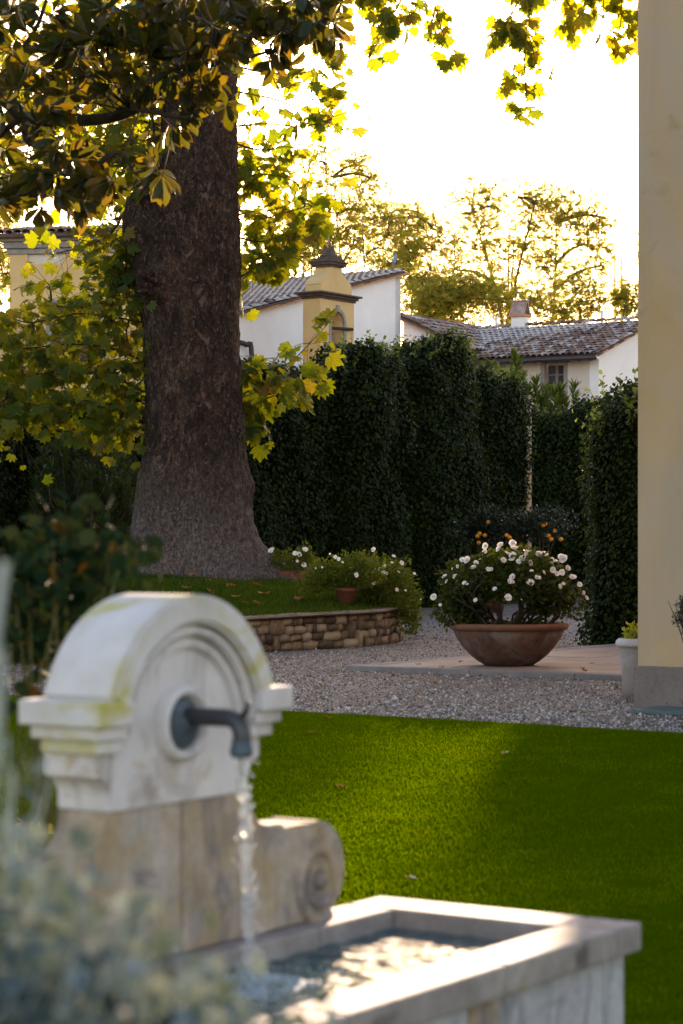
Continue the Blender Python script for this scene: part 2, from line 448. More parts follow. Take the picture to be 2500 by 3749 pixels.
M["oleander_dark"] = leafmat("dark_oleander_leaf", [(0, (.014, .030, .008)), (1, (.045, .07, .02))], .3, (.09, .13, .015), .45, .3)
M["orange"] = surf("orange_peel", [(.3, (.62, .20, .012)), (.7, (.74, .28, .02))], 20, 3, .45, .2, .002)
M["petal"] = leafmat("white_petal", [(0, (.80, .77, .74)), (1, (.86, .84, .82))], .3, (.8, .74, .66), .6, .2)
M["dry_leaf"] = leafmat("dry_leaf", [(0, (.18, .07, .025)), (.5, (.30, .12, .04)), (.8, (.40, .22, .08)), (1, (.5, .42, .3))], .25, (.4, .2, .05), .7, .2)
M["yellow_leaf"] = leafmat("yellow_leaf", [(0, (.62, .36, .02)), (1, (.62, .36, .02))], .3, (.6, .36, .03), .6, .2)
M["wood_dark"] = surf("dark_wood", [(.3, (.03, .02, .016)), (.7, (.06, .042, .032))], 12, 5, .8, .3, .004)
M["gutter"] = surf("gutter_metal", [(.3, (.02, .013, .012)), (.7, (.04, .027, .024))], 6, 4, .4, 0, spec=.5)
M["brown_shutter"] = surf("brown_shutter", [(.3, (.06, .03, .02)), (.7, (.10, .05, .035))], 10, 4, .7, 0)
M["win_frame"] = surf("grey_window_frame", [(.3, (.17, .155, .15)), (.7, (.23, .21, .20))], 10, 4, .6, 0)
M["teal"] = surf("teal_slate", [(.3, (.045, .075, .08)), (.7, (.08, .12, .125))], 8, 5, .6, .2, .003)
M["pigeon"] = surf("pigeon_feather", [(.3, (.14, .17, .24)), (.6, (.24, .28, .37)), (.8, (.34, .37, .44))], 25, 4, .7, 0)
M["pigeon_dark"] = surf("dark_feather", [(.3, (.03, .035, .05)), (.7, (.06, .07, .09))], 25, 4, .7, 0)
M["bronze"] = surf("bell_bronze", [(.3, (.16, .115, .07)), (.7, (.26, .20, .13))], 10, 5, .5, .2, .003)
M["mast"] = surf("mast_haze_tone", [(.3, (.62, .60, .58)), (.7, (.72, .70, .68))], 1, 4, .8, 0)  # distance haze painted in as a pale tone
def glassmat(name, col, rough):
    m, nt, b = newmat(name)
    b.inputs["Base Color"].default_value = (*col, 1); b.inputs["Roughness"].default_value = rough
    b.inputs["Specular IOR Level"].default_value = .6
    return m
M["pane"] = glassmat("window_pane", (.03, .03, .035), .08)
M["lamp_glass"] = glassmat("lamp_glass", (.16, .24, .38), .15)
def water_mat():
    m, nt, b = newmat("water")
    b.inputs["Base Color"].default_value = (.10, .27, .30, 1); b.inputs["Roughness"].default_value = .04
    b.inputs["IOR"].default_value = 1.333; b.inputs["Transmission Weight"].default_value = .75
    n = tex(nt, "n", 26, coords(nt), 3, .5)
    bump(nt, n.outputs["Fac"], .35, .01, b)
    return m
M["water"] = water_mat()
def stream_mat():
    m, nt, b = newmat("falling_water")
    b.inputs["Base Color"].default_value = (.93, .96, .98, 1); b.inputs["Roughness"].default_value = .03
    b.inputs["IOR"].default_value = 1.333; b.inputs["Transmission Weight"].default_value = .85
    return m
M["stream"] = stream_mat()
M["foam"] = surf("water_foam", [(.3, (.34, .44, .48)), (.7, (.55, .63, .66))], 30, 4, .3, .4, .004, spec=.6)

# ------------------------------------------------------------------ the setting
def sheet(name, poly, z, mat):
    o = obj(name, pymesh([(x, y, z) for x, y in poly], [tuple(range(len(poly)))]), mat)
    o["kind"] = "structure"
    return o
sheet("ground", [(-900, -200), (900, -200), (900, 1500), (-900, 1500)], -.03, M["soil"])
EDGE = lambda x: 20.5 - .745 * (x + .68)                 # far edge of the lawn
sheet("gravel_court", [(-30, EDGE(-30) - .4), (30, EDGE(30) - .4), (30, 70), (-30, 70)], 0, M["gravel"])
sheet("lawn", [(-16, -5), (24, -5), (24, EDGE(24)), (-16, EDGE(-16))], .012, M["turf"])
# lawn blades
def blades(n, sampler, h, w, mat, name, label, cat):
    P = sampler(n); n = len(P)
    d = np.linalg.norm(P[:, :2], axis=1)
    A = rdirs(n, (0, 0, 1.6)); Nn = rdirs(n)
    hh = h * rng.uniform(.6, 1.25, n)
    tv, tf = T_BLADE
    tv = [(x * w, y, z) for x, y, z in tv]
    patch = np.array([.46 + .42 * noise.noise(Vector((p[0] * .55, p[1] * .55, 3))) + .35 * noise.noise(Vector((p[0] * 2.7, p[1] * 2.7, 9))) for p in P])
    tone = np.clip(patch + rng.normal(0, .09, n), 0, .999)
    hh *= .7 + .6 * patch
    o = obj(name, cloud(tv, tf, P, A, Nn, hh, tone), mat)
    o["kind"] = "stuff"; o["label"] = label; o["category"] = cat
    return o
def lawn_pts(n):
    d = 3.6 + (24 - 3.6) * rng.random(n) ** 1.25
    x = rng.uniform(-1, 1, n) * (.17 * d + .55)
    P = np.stack([x, d, np.full(n, .006)], 1)
    keep = d < 20.5 - .745 * (x + .68) + .05 * np.sin(x * 9) + rng.normal(0, .03, n)
    q = P - np.array([.092, 5.509, 0])                     # keep clear of the fountain's footing
    s = q[:, 0] * U.x + q[:, 1] * U.y; t = q[:, 0] * N.x + q[:, 1] * N.y
    keep &= ~((s > -1.8) & (s < .02) & (t > -.1) & (t < .72))
    return P[keep]
blades(380000, lawn_pts, .026, .24, M["grass"], "lawn_grass", "short mown green grass of the lawn beside the fountain", "grass")

# loose stones on the gravel
def pebbles():
    n = 42000
    d = 18 + 26 * rng.random(n) ** 1.7
    x = rng.uniform(-.165, .165, n) * d
    keep = d > 20.5 - .745 * (x + .68) + .05
    d, x = d[keep], x[keep]; n = len(d)
    v = [(1, 0, 0), (-1, 0, 0), (0, 1, 0), (0, -1, 0), (0, 0, 1), (0, 0, -.6)]
    f = [(0, 2, 4), (2, 1, 4), (1, 3, 4), (3, 0, 4), (2, 0, 5), (1, 2, 5), (3, 1, 5), (0, 3, 5)]
    S = rng.gamma(3, .0022, n) + .004
    A = rdirs(n, k=1.0) * np.array([1, 1, .25]); Nn = rdirs(n, (0, 0, 2.5))
    o = obj("gravel_stones", cloud(v, f, np.stack([x, d, S * .25], 1), A, Nn, S, np.clip(rng.beta(1.6, 2.4, n), 0, .999)), M["pebble"])
    o["kind"] = "stuff"; o["label"] = "loose pale and brown gravel stones of the court"; o["category"] = "gravel"
pebbles()

# ------------------------------------------------------------------ raised bed: rubble wall, turf, plane tree
LOOP = [(-6.5, 27.3, .15), (-4.2, 28.3, .2), (-2.6, 30.2, .42), (-1.18, 31.6, .5), (-.21, 32.6, .52), (.42, 33.5, .53), (.82, 34.8, .54), (.95, 36.5, .55),
        (.6, 39, .55), (-.8, 41.5, .55), (-3, 43, .5), (-6, 43, .4), (-8, 41, .3), (-9, 36, .25), (-8.6, 30.5, .15)]
TREE = Vector((-2.36, 37.0, 0))
loop = catmull(LOOP, 14, True)
def bed_z(x, y):
    """height of the turf: from the wall's coping up to the tree's foot"""
    r = math.hypot(x - TREE.x, y - TREE.y)
    k = max(0., min(1., (r - 1.2) / 4.2))
    return .97 - .47 * k * k * (3 - 2 * k) - .05 * (1 - k) * (x - TREE.x)
rows = 26
V, Fc = [], []
for k in range(rows + 1):
    g = k / rows
    for p in loop:
        q = p.lerp(Vector((TREE.x, TREE.y, 0)), g)
        zed = bed_z(q.x, q.y); e = min(1, g * 9)
        V.append((q.x, q.y, (p.z - .03) * (1 - e) + max(zed, p.z - .03) * e + .02 * noise.noise(q * 1.3)))
m_ = len(loop)
for k in range(rows):
    for i in range(m_):
        j = (i + 1) % m_
        Fc.append((k * m_ + i, k * m_ + j, (k + 1) * m_ + j, (k + 1) * m_ + i))
turf = obj("raised_turf", pymesh(V, Fc), M["turf"], smooth=True)
turf["kind"] = "structure"
from mathutils.bvhtree import BVHTree
turf_bvh = BVHTree.FromPolygons([Vector(v) for v in V], Fc)
def on_turf(x, y):
    h = turf_bvh.ray_cast(Vector((x, y, 5)), Vector((0, 0, -1)))
    return h[0].z if h[0] is not None else None
def bed_pts(n):
    out = []
    for _ in range(n):
        x = random.uniform(-6.2, 1.0); y = random.uniform(27.8, 38.5)
        z = on_turf(x, y)
        if z is None or math.hypot(x - TREE.x, y - TREE.y) < .95: continue
        out.append((x, y, z - .005))
    return np.array(out)
blades(60000, bed_pts, .085, .14, M["mound_grass"], "bank_grass", "longer grass on the raised bank round the big tree", "grass")

wall = thing("rubble_wall", "low curved rubble stone wall edging the raised grass bank", "wall", (0, 33, 0))
# mortar core just behind the stone faces
V, Fc = [], []
for p in loop:
    c = Vector((TREE.x, TREE.y, 0)); dv = (Vector((p.x, p.y, 0)) - c).normalized()
    a = Vector((p.x, p.y, 0)) - dv * .05; b = a - dv * .22
    V += [(a.x, a.y, -.02), (a.x, a.y, p.z - .035), (b.x, b.y, p.z - .035)]
for i in range(m_):
    j = (i + 1) % m_
    Fc += [(3 * i, 3 * j, 3 * j + 1, 3 * i + 1), (3 * i + 1, 3 * j + 1, 3 * j + 2, 3 * i + 2)]
obj("mortar_core", pymesh(V, Fc), M["mortar"], wall)
def stone_mesh(seed, rough=.14, sph=.36):
    r = random.Random(seed)
    bm = bmesh.new()
    bmesh.ops.create_cube(bm, size=1)
    bmesh.ops.subdivide_edges(bm, edges=bm.edges, cuts=1, use_grid_fill=True)
    o = Vector((r.random() * 50, r.random() * 50, r.random() * 50))
    for v in bm.verts:
        s = v.co.normalized() * .6
        v.co = v.co.lerp(s, sph)
        v.co += Vector([noise.noise(v.co * 2.1 + o + Vector((k * 7., 0, 0))) for k in range(3)]) * rough
    return bm_mesh(bm)
STONES = [stone_mesh(i) for i in range(12)]
COPES = [stone_mesh(50 + i, .05, .06) for i in range(6)]
for me in STONES + COPES:
    me.polygons.foreach_set("use_smooth", np.ones(len(me.polygons), dtype=bool))
for me in STONES: me.materials.append(M["rubble"])
for me in COPES: me.materials.append(M["coping"])
# arclength along the visible run of the loop
vis = [p for p in loop if p.y < 38.0 and p.x > -5.6 and (p.x > -.9 or p.y < 33)]
vis = [loop[i] for i in range(4, 14 * 8 + 2)]
acc = [0.]
for a, b in zip(vis, vis[1:]): acc.append(acc[-1] + (Vector((b.x, b.y)) - Vector((a.x, a.y))).length)
def along(s):
    for i in range(len(acc) - 1):
        if acc[i + 1] >= s:
            k = (s - acc[i]) / max(1e-6, acc[i + 1] - acc[i])
            p = vis[i].lerp(vis[i + 1], k)
            t = vis[i + 1] - vis[i]; t.z = 0; t.normalize()
            return p, t
    return vis[-1], (vis[-1] - vis[-2]).normalized()
nst = 0
def lay_stones():
    global nst
    total = acc[-1]
    z0s = [0.0]
    s = .0
    # wavy courses of rubble: widths and heights vary, a few stones stand through two courses
    NC = 4
    def course_z(c, s, H):
        base = (0., .27, .52, .77, 1.0)[c]
        return H * max(0, min(1, base + (0 if c in (0, NC) else .085 * noise.noise(Vector((s * 2.3, c * 9.1, 0))))))
    skip = []
    for c in range(NC):
        s = random.uniform(-.1, 0)
        while s < total - .05:
            w = random.uniform(.13, .34) if random.random() < .82 else random.uniform(.07, .12)
            sm = min(total - .02, max(0, s + w / 2))
            if any(a < sm < b and cc == c for cc, a, b in skip): s += w * .5; continue
            pc, tt = along(sm)
            H = pc.z - .05
            z_lo, z_hi = course_z(c, sm, H), course_z(c + 1, sm, H)
            if c < NC - 1 and random.random() < .12 and w > .12:
                z_hi = course_z(c + 2, sm, H); skip.append((c + 1, s, s + w))
            if z_hi - z_lo > .035:
                hgt = z_hi - z_lo
                nr = Vector((tt.y, -tt.x, 0))
                if nr.dot(Vector((pc.x - TREE.x, pc.y - TREE.y, 0))) < 0: nr = -nr
                R = Matrix((tt, nr, Z)).transposed().to_4x4()
                Mx = Matrix.Translation(Vector((pc.x, pc.y, z_lo + hgt / 2)) - nr * random.uniform(.07, .1)) @ R @ Matrix.Rotation(random.gauss(0, .09), 4, 'Y') @ Matrix.Rotation(random.choice((0, PI)), 4, 'Z') @ Matrix.Diagonal((w * random.uniform(.92, 1.1), random.uniform(.16, .24), hgt * random.uniform(.9, 1.1), 1))
                obj("stone", random.choice(STONES), None, wall, Mx); nst += 1
            s += w + .006
    s = 0.
    while s < total - .15:
        w = random.uniform(.45, .8)
        p, t = along(min(total - .02, s + w / 2))
        pe, _ = along(min(total - .02, s + w)); pb, _ = along(s)
        t = (pe - pb).normalized()
        nr = Vector((t.y, -t.x, 0)).normalized()
        if nr.dot(Vector((p.x - TREE.x, p.y - TREE.y, 0))) < 0: nr = -nr
        up = t.cross(nr)
        if up.z < 0: up = -up
        R = Matrix((t, nr, up)).transposed().to_4x4()
        Mx = Matrix.Translation(Vector((p.x, p.y, p.z - .018 + random.uniform(-.006, .006))) - nr * .10) @ R @ Matrix.Diagonal(((pe - pb).length * 1.03, .34, .052, 1))
        obj("coping_stone", random.choice(COPES), None, wall, Mx)
        s += w
lay_stones()

# ---- plane tree
plane = thing("plane_tree", "giant old plane tree with mottled flaking bark rising from the grass bank", "tree", (TREE.x, TREE.y, .6))
PROF = [(1360, 250, 672), (1330, 266, 655), (1300, 277, 632), (1250, 293, 602), (1200, 304, 584), (1150, 311, 573), (1080, 322, 568), (1000, 334, 561), (900, 333, 553), (800, 331, 549),
        (680, 326, 549), (560, 318, 549), (460, 322, 548), (300, 368, 545), (150, 385, 543), (0, 396, 541), (-200, 400, 541), (-420, 396, 545)]
def prof(z):
    ys = HOR - (z - EYE) * F / 36.6
    for (y1, a1, b1), (y2, a2, b2) in zip(PROF, PROF[1:]):
        if y1 >= ys >= y2:
            k = (y1 - ys) / (y1 - y2)
            return a1 + (a2 - a1) * k, b1 + (b2 - b1) * k
    return (PROF[0][1:] if ys > PROF[0][0] else PROF[-1][1:])
NT, NZ = 260, 460
z0, z1 = .72, 13.0
V = []
def gauss(x, s): return math.exp(-x * x / (2 * s * s))
def adiff(a, b): return (a - b + PI) % (2 * PI) - PI
for i in range(NZ):
    z = z0 + (z1 - z0) * (i / (NZ - 1)) ** 1.0
    l, r = prof(z)
    cx = ((l + r) / 2 - CX) * 37 / F; rad = (r - l) / 2 * 37 / F
    foot = max(0, 1 - (z - .8) / 1.1)
    for j in range(NT):
        a = 2 * PI * j / NT
        ca, sa = math.cos(a), math.sin(a)
        p3 = Vector((ca * .8, sa * .8, z * .35))
        rr = rad * (1 + .035 * noise.noise(p3 * 1.2) + .02 * noise.noise(p3 * 3.1))
        rr *= 1 + foot * (.05 * math.sin(a * 5 + 1.2) + .05 * math.sin(a * 9 + .4) - .06)
        fq = foot * foot
        rr += fq * (.72 * gauss(adiff(a, -.20), .17) + .28 * gauss(adiff(a, PI + .45), .22) + .26 * gauss(adiff(a, -PI / 2 - .45), .20) + .30 * gauss(adiff(a, -PI / 2 + .55), .18) + .2 * gauss(adiff(a, .6), .2))
        # burls and scars
        rr += .26 * gauss(adiff(a, PI + .25), .42) * gauss(z - 6.75, .42) + .10 * gauss(adiff(a, PI), .3) * gauss(z - 5.9, .4)
        bz = z - 5.65; ba = adiff(a, -PI / 2 - .62)
        rr += .25 * math.exp(-((ba / .23) ** 6 + (bz / .26) ** 6)) * (1 + .9 * noise.noise(Vector((ba * 14, bz * 12, 2))))
        rr += .10 * gauss(adiff(a, -.12), .11) * gauss(z - 2.45, .17) - .03 * gauss(adiff(a, -.35), .08) * gauss(z - 2.15, .08)
        rr += .05 * gauss(adiff(a, -PI / 2 - .15), .12) * gauss(z - 3.15, .10)
        # bark relief
        q = Vector((ca * rad * 9, sa * rad * 9, z * 3.2))
        rr += .030 * noise.noise(q * .8) + .020 * noise.noise(q * 2.3)
        w = noise.noise(Vector((ca * rad * 20, sa * rad * 20, z * 7.5)))
        rr += .016 * max(-.6, min(.35, w * 1.6)) * (1 + foot)
        V.append((cx + rr * ca, 37 + rr * sa * .95, z))
Fc = [(i * NT + j, i * NT + (j + 1) % NT, (i + 1) * NT + (j + 1) % NT, (i + 1) * NT + j) for i in range(NZ - 1) for j in range(NT)]
def bark_mat():
    m, nt, b = newmat("plane_bark")
    co = coords(nt, (1, 1, .45))
    co2 = coords(nt, (1, 1, .6))
    n1 = tex(nt, "n", 1.5, co, 7, .65, .5)
    # warped coordinates so the flakes are ragged
    wn_ = tex(nt, "n", 9, co2, 3, .6)
    vm = nt.nodes.new("ShaderNodeVectorMath"); vm.operation = 'MULTIPLY_ADD'
    nt.links.new(wn_.outputs["Color"], vm.inputs[0]); vm.inputs[1].default_value = (.09, .09, .09); nt.links.new(co2, vm.inputs[2])
    pl = tex(nt, "v", 15, vm.outputs[0]); pl2 = tex(nt, "v", 42, vm.outputs[0])
    c = ramp(nt, [(.3, (.015, .0085, .006)), (.5, (.036, .021, .0145)), (.68, (.068, .042, .030))], n1.outputs["Fac"])
    c = mix(nt, .75, c, ramp(nt, [(.1, (.35, .33, .32)), (.45, (.9, .88, .86)), (.75, (1.5, 1.42, 1.38)), (.95, (2.3, 2.1, 2.0))], pl.outputs["Color"]), 'MULTIPLY')
    n2 = tex(nt, "n", 20, co2, 5, .65, .6)
    c = mix(nt, mapr(nt, n2.outputs["Fac"], .56, .62, 0, .8), c, (.12, .09, .078))      # small pale flakes
    c = mix(nt, .8, c, ramp(nt, [(.2, (.4, .38, .37)), (.6, (1.1, 1.1, 1.1)), (.9, (1.5, 1.45, 1.4))], pl2.outputs["Color"]), 'MULTIPLY')
    n3 = tex(nt, "n", 4.2, co2, 6, .6, .8)
    c = mix(nt, mapr(nt, n3.outputs["Fac"], .60, .65, 0, .7), c, (.16, .105, .080))         # larger bare patches
    c = mix(nt, mapr(nt, n3.outputs["Fac"], .43, .35, 0, .8), c, (.010, .007, .006))        # damp blackened patches
    tc = nt.nodes.new("ShaderNodeTexCoord"); sx = nt.nodes.new("ShaderNodeSeparateXYZ")
    nt.links.new(tc.outputs["Object"], sx.inputs[0])
    low = nt.nodes.new("ShaderNodeMath"); low.operation = 'MULTIPLY_ADD'
    nt.links.new(n1.outputs["Fac"], low.inputs[0]); low.inputs[1].default_value = 1.8
    nt.links.new(sx.outputs[2], low.inputs[2])
    dry = mix(nt, .8, (.135, .112, .104), ramp(nt, [(.15, (.35, .34, .33)), (.5, (.9, .9, .9)), (.9, (1.9, 1.85, 1.8))], pl2.outputs["Color"]), 'MULTIPLY')
    c = mix(nt, mapr(nt, low.outputs[0], 3.9, 2.2, 0, .75), c, dry)   # dry grey bark of the foot
    nt.links.new(c, b.inputs["Base Color"]); b.inputs["Roughness"].default_value = .9
    b.inputs["Specular IOR Level"].default_value = .25
    v = tex(nt, "n", 13, coords(nt, (1, 1, .35)), 7, .72, 1.2)
    p = bump(nt, v.outputs["Fac"], 1.0, .07, b)
    p2 = bump(nt, pl.outputs["Distance"], .6, .03, b, p)
    return m
M["plane_bark"] = bark_mat()
obj("trunk", pymesh(V, Fc), M["plane_bark"], plane, smooth=True)

leafP, leafA, leafN, leafS = [], [], [], []      # plane leaves: the first ones become leaf objects
twigs = Acc()
def spray(pts, n, size=.30, spread=.3, r0=.02, droop=.5, obj_first=True):
    """a leafy twig through picture-plane guides turned into space points (px, py, depth)"""
    P = catmull([at(*p) for p in pts], 6)
    m = len(P)
    twigs.tube(P, [r0 * (1 - .8 * i / (m - 1)) + .003 for i in range(m)], 5)
    for k in range(n):
        f = random.random() ** .8
        i = min(m - 2, int(f * (m - 1)))
        base = P[i].lerp(P[i + 1], random.random())
        off = Vector((random.gauss(0, 1), random.gauss(0, 1.0), random.gauss(-droop * .5, .9))) * spread
        q = base + off
        ax = (off.normalized() * .6 + Vector((random.gauss(0, .5), random.gauss(0, .5), -droop))).normalized()
        nn = Vector((random.gauss(0, .55), random.gauss(-.6, .5), random.gauss(.5, .5))).normalized()
        leafP.append(q); leafA.append(ax); leafN.append(nn); leafS.append(size * random.choice((.5, .75, .9, 1.0, 1.1, 1.25)) * random.uniform(.9, 1.1))
        if random.random() < .8: twigs.tube([base, base.lerp(q, .6) + Vector((0, 0, .02)), q], .0035, 4)
D = 37.6
# right of the trunk, low sprays against the hedge
for pts, n in (([(545, 862, D), (600, 850, D), (660, 835, D), (700, 800, D), (758, 738, D)], 16),
               ([(550, 915, D), (610, 890, D), (680, 855, D), (745, 838, D)], 24),
               ([(550, 940, D), (590, 925, D), (640, 905, D), (685, 900, D)], 13),
               ([(548, 840, D), (570, 830, D), (600, 845, D)], 7),
               ([(562, 1000, D), (580, 985, D), (603, 980, D)], 4), ([(566, 1012, D), (590, 1004, D)], 2),
               ([(566, 950, D), (560, 935, D)], 3)):
    spray(pts, int(n * 1.35), .33, .17, .012)
# right of the trunk, higher sprays against the far trees and sky
for pts, n in (([(535, 150, D), (600, 165, D), (680, 170, D), (740, 150, D), (775, 115, D)], 20), ([(538, 210, D), (620, 225, D), (700, 245, D), (800, 210, D)], 24),
               ([(540, 290, D), (620, 285, D), (700, 290, D), (795, 262, D)], 22), ([(541, 330, D), (600, 345, D), (680, 340, D), (700, 400, D)], 18),
               ([(543, 420, D), (600, 400, D), (680, 420, D), (700, 480, D), (760, 445, D)], 26), ([(544, 480, D), (600, 500, D), (650, 490, D), (720, 470, D)], 24),
               ([(545, 545, D), (600, 555, D), (660, 540, D), (650, 580, D)], 26), ([(546, 600, D), (590, 595, D), (640, 575, D)], 22), ([(546, 640, D), (570, 625, D), (600, 600, D)], 12),
               ([(540, 100, D), (610, 60, D), (680, 80, D), (760, 60, D)], 24), ([(540, 40, D), (620, 20, D), (720, 0, D), (800, -20, D)], 20),
               ([(544, 380, D), (570, 385, D), (620, 395, D)], 14)):
    spray(pts, int(n * 1.5), .26, .24, .016)
# hanging sprays high on the right, at the ends of limbs that reach over the court
HS = [([(850, -90, 29), (870, -10, 29), (885, 50, 29), (878, 98, 29)], 20), ([(905, -60, 29), (930, 5, 29), (955, 32, 29)], 10), ([(870, -40, 29), (915, 10, 29), (920, 25, 29)], 8),
      ([(985, -80, 28), (1000, 10, 28), (990, 60, 28)], 11), ([(1000, 20, 28), (1015, 70, 28), (1030, 110, 28), (1055, 118, 28)], 12), ([(810, -40, 29), (845, 0, 29)], 6),
      ([(1195, -90, 27), (1185, 20, 27), (1165, 60, 27), (1145, 68, 27)], 14), ([(1195, -20, 27), (1190, 60, 27), (1205, 100, 27)], 17), ([(1225, -30, 27), (1215, 30, 27), (1220, 60, 27)], 12),
      ([(1205, 100, 27), (1204, 150, 27), (1206, 175, 27)], 3), ([(1206, 170, 27), (1180, 180, 27), (1150, 195, 27)], 5), ([(1206, 180, 27), (1208, 215, 27), (1211, 248, 27)], 6), ([(1215, 150, 27), (1242, 160, 27)], 2),
      ([(1280, -60, 27), (1300, 0, 27), (1315, 25, 27)], 9), ([(1300, 40, 27), (1302, 65, 27)], 2), ([(1390, -80, 26), (1385, 30, 26), (1395, 75, 26)], 10), ([(1430, -40, 26), (1425, 55, 26), (1412, 110, 26)], 10),
      ([(1370, -30, 26), (1460, -10, 26), (1458, 40, 26)], 10), ([(1330, -60, 26), (1360, -5, 26)], 6)]
for pts, n in HS: spray(pts, int(n * 1.45), .19, .085, .006, 1.0)
n_obj = min(300, len(leafP))
# left of the trunk
D2 = 37.0
for pts, n in (([(330, 620, D2), (290, 640, D2), (250, 690, D2), (150, 705, D2), (110, 690, D2)], 20), ([(330, 740, D2), (270, 730, D2), (180, 720, D2), (60, 740, D2), (-20, 700, D2)], 30),
               ([(332, 830, D2), (260, 800, D2), (160, 790, D2), (40, 800, D2), (-40, 780, D2)], 60), ([(332, 900, D2), (270, 870, D2), (170, 850, D2), (60, 860, D2), (-40, 840, D2)], 64),
               ([(334, 950, D2), (270, 930, D2), (180, 920, D2), (80, 930, D2), (0, 900, D2)], 64), ([(334, 980, D2), (290, 985, D2), (220, 970, D2)], 24), ([(60, 940, D2), (50, 980, D2), (45, 1010, D2)], 6),
               ([(30, 900, D2), (-10, 940, D2), (-30, 980, D2)], 16), ([(255, 740, D2), (258, 700, D2), (250, 650, D2), (240, 620, D2)], 20), ([(120, 720, D2), (115, 660, D2), (105, 650, D2)], 6),
               ([(290, 480, D2), (250, 540, D2), (180, 570, D2), (130, 580, D2)], 12), ([(290, 520, D2), (270, 580, D2), (265, 640, D2), (270, 690, D2)], 26),
               ([(285, 500, D2), (250, 505, D2), (220, 500, D2)], 14), ([(300, 600, D2), (270, 560, D2), (230, 560, D2)], 14), ([(300, 560, D2), (290, 620, D2), (300, 680, D2)], 20),
               ([(310, 700, D2), (290, 760, D2), (300, 800, D2)], 16)):
    spray(pts, int(n * 3.0), .205, .27, .02)
for k in range(26):                                            # the crown's lower boughs behind the magnolia
    x0 = 390; y0 = random.uniform(-120, 420); x1 = random.uniform(-80, 330); y1 = y0 + random.uniform(-60, 90)
    spray([(x0, y0, D2), ((x0 + x1) / 2, (y0 + y1) / 2 - 25, D2 + random.uniform(-1, 2)), (x1, min(y1, 370), D2 + random.uniform(-1, 2))], 46, .23, .34, .022)
obj("twigs", twigs.mesh(), M["bark_dark"], plane)
# boughs above the picture: thick limbs leaving the trunk top and the crown over them
limbs = Acc(); topP = []
fork = Vector((-2.25, 37, 12.6))
for tip, r in ((at(880, -110, 29), .16), (at(1200, -130, 27), .18), (at(1400, -110, 26), .15), (Vector((-7, 35, 15)), .25), (Vector((-2, 42, 18)), .3), (Vector((3, 40, 17)), .25), (Vector((-6, 30, 14.5)), .2), (Vector((-3, 33, 18)), .3)):
    mid = fork.lerp(tip, .5) + Vector((0, 0, 1.6))
    P = catmull([fork - Vector((0, 0, 1.2)), fork.lerp(mid, .5) + Vector((0, 0, .9)), mid, tip], 6)
    limbs.tube(P, [r * (1.2 - 1.1 * i / (len(P) - 1)) + .012 for i in range(len(P))], 8)
    for k in range(330):
        q = P[random.randrange(8, len(P))] + Vector((random.gauss(0, 1.1), random.gauss(0, 1.1), abs(random.gauss(1.4, 1.0)) + .4))
        topP.append(q)
obj("limbs", limbs.mesh(), M["plane_bark"], plane, smooth=True)
PL = [pymesh(*t_plane(1.0)) for _ in range(9)]
for me in PL: me.materials.append(M["plane_leaf"])
for i in range(n_obj):
    A, nn = leafA[i], leafN[i]
    X = A.cross(nn).normalized(); nn = X.cross(A)
    Mx = Matrix.Translation(leafP[i]) @ Matrix((X, A, nn)).transposed().to_4x4() @ Matrix.Scale(leafS[i], 4)
    obj("leaf", PL[i % 9], None, plane, Mx)
rest = list(range(n_obj, len(leafP)))
P = np.array([leafP[i] for i in rest] + topP); A = np.array([leafA[i] for i in rest] + [(random.gauss(0, .6), random.gauss(0, .6), -.6) for _ in topP])
Nn = np.array([leafN[i] for i in rest] + [(random.gauss(0, .5), random.gauss(0, .5), 1) for _ in topP])
S = np.array([leafS[i] for i in rest] + [random.uniform(.2, .32) for _ in topP])
obj("crown", cloud(*T_PLANE, P, A, Nn, S), M["plane_leaf"], plane, kind="stuff")

# ------------------------------------------------------------------ magnolia
mag = thing("magnolia_tree", "magnolia bough with large dark glossy leaves hanging before the big trunk", "tree", (-5.2, 16, 0))
mb = Acc()
DM = 16.0
limb = catmull([(-5.2, 16, 0), (-5.15, 16, 2.2), (-4.6, 16, 3.9), at(-300, 60, DM), at(-100, 150, DM), at(0, 215, DM), at(60, 268, DM), at(150, 276, DM), at(250, 271, DM), at(330, 240, DM), at(400, 182, DM), at(470, 152, DM), at(540, 138, DM), at(610, 120, DM), at(680, 95, DM)], 6)
nl = len(limb)
mb.tube(limb[:14], [.16 - .005 * i for i in range(14)], 10)
obj("trunk", mb.mesh(), M["bark_dark"], mag, smooth=True)
mb = Acc()
mb.tube(limb[13:], [max(.006, .075 * (1 - i / (nl - 12)) ** .9) for i in range(nl - 13)], 8)
side = [catmull([at(*p) for p in pp], 5) for pp in (
    [(58, 266, DM), (60, 320, DM - .1), (100, 342, DM), (145, 365, DM), (140, 400, DM), (200, 398, DM)], [(58, 268, DM), (10, 300, DM), (-30, 360, DM), (-20, 430, DM)],
    [(150, 275, DM), (180, 200, DM + .3), (190, 100, DM + .4), (200, 0, DM + .4), (210, -120, DM + .5)], [(0, 215, DM), (40, 130, DM), (90, 50, DM), (120, -60, DM)],
    [(400, 182, DM), (430, 100, DM), (420, 30, DM), (440, -80, DM)], [(540, 138, DM), (580, 80, DM), (640, 40, DM), (720, 10, DM)], [(330, 240, DM), (350, 150, DM + .4), (340, 60, DM + .4), (330, -60, DM)],
    [(145, 365, DM), (180, 420, DM), (240, 430, DM)], [(200, 398, DM), (270, 350, DM), (310, 400, DM)], [(250, 271, DM), (300, 250, DM - .3), (420, 270, DM - .3), (440, 260, DM - .3)],
    [(610, 120, DM), (640, 110, DM), (720, 60, DM), (780, 20, DM)], [(470, 152, DM), (500, 60, DM), (560, 0, DM), (600, -60, DM)])]
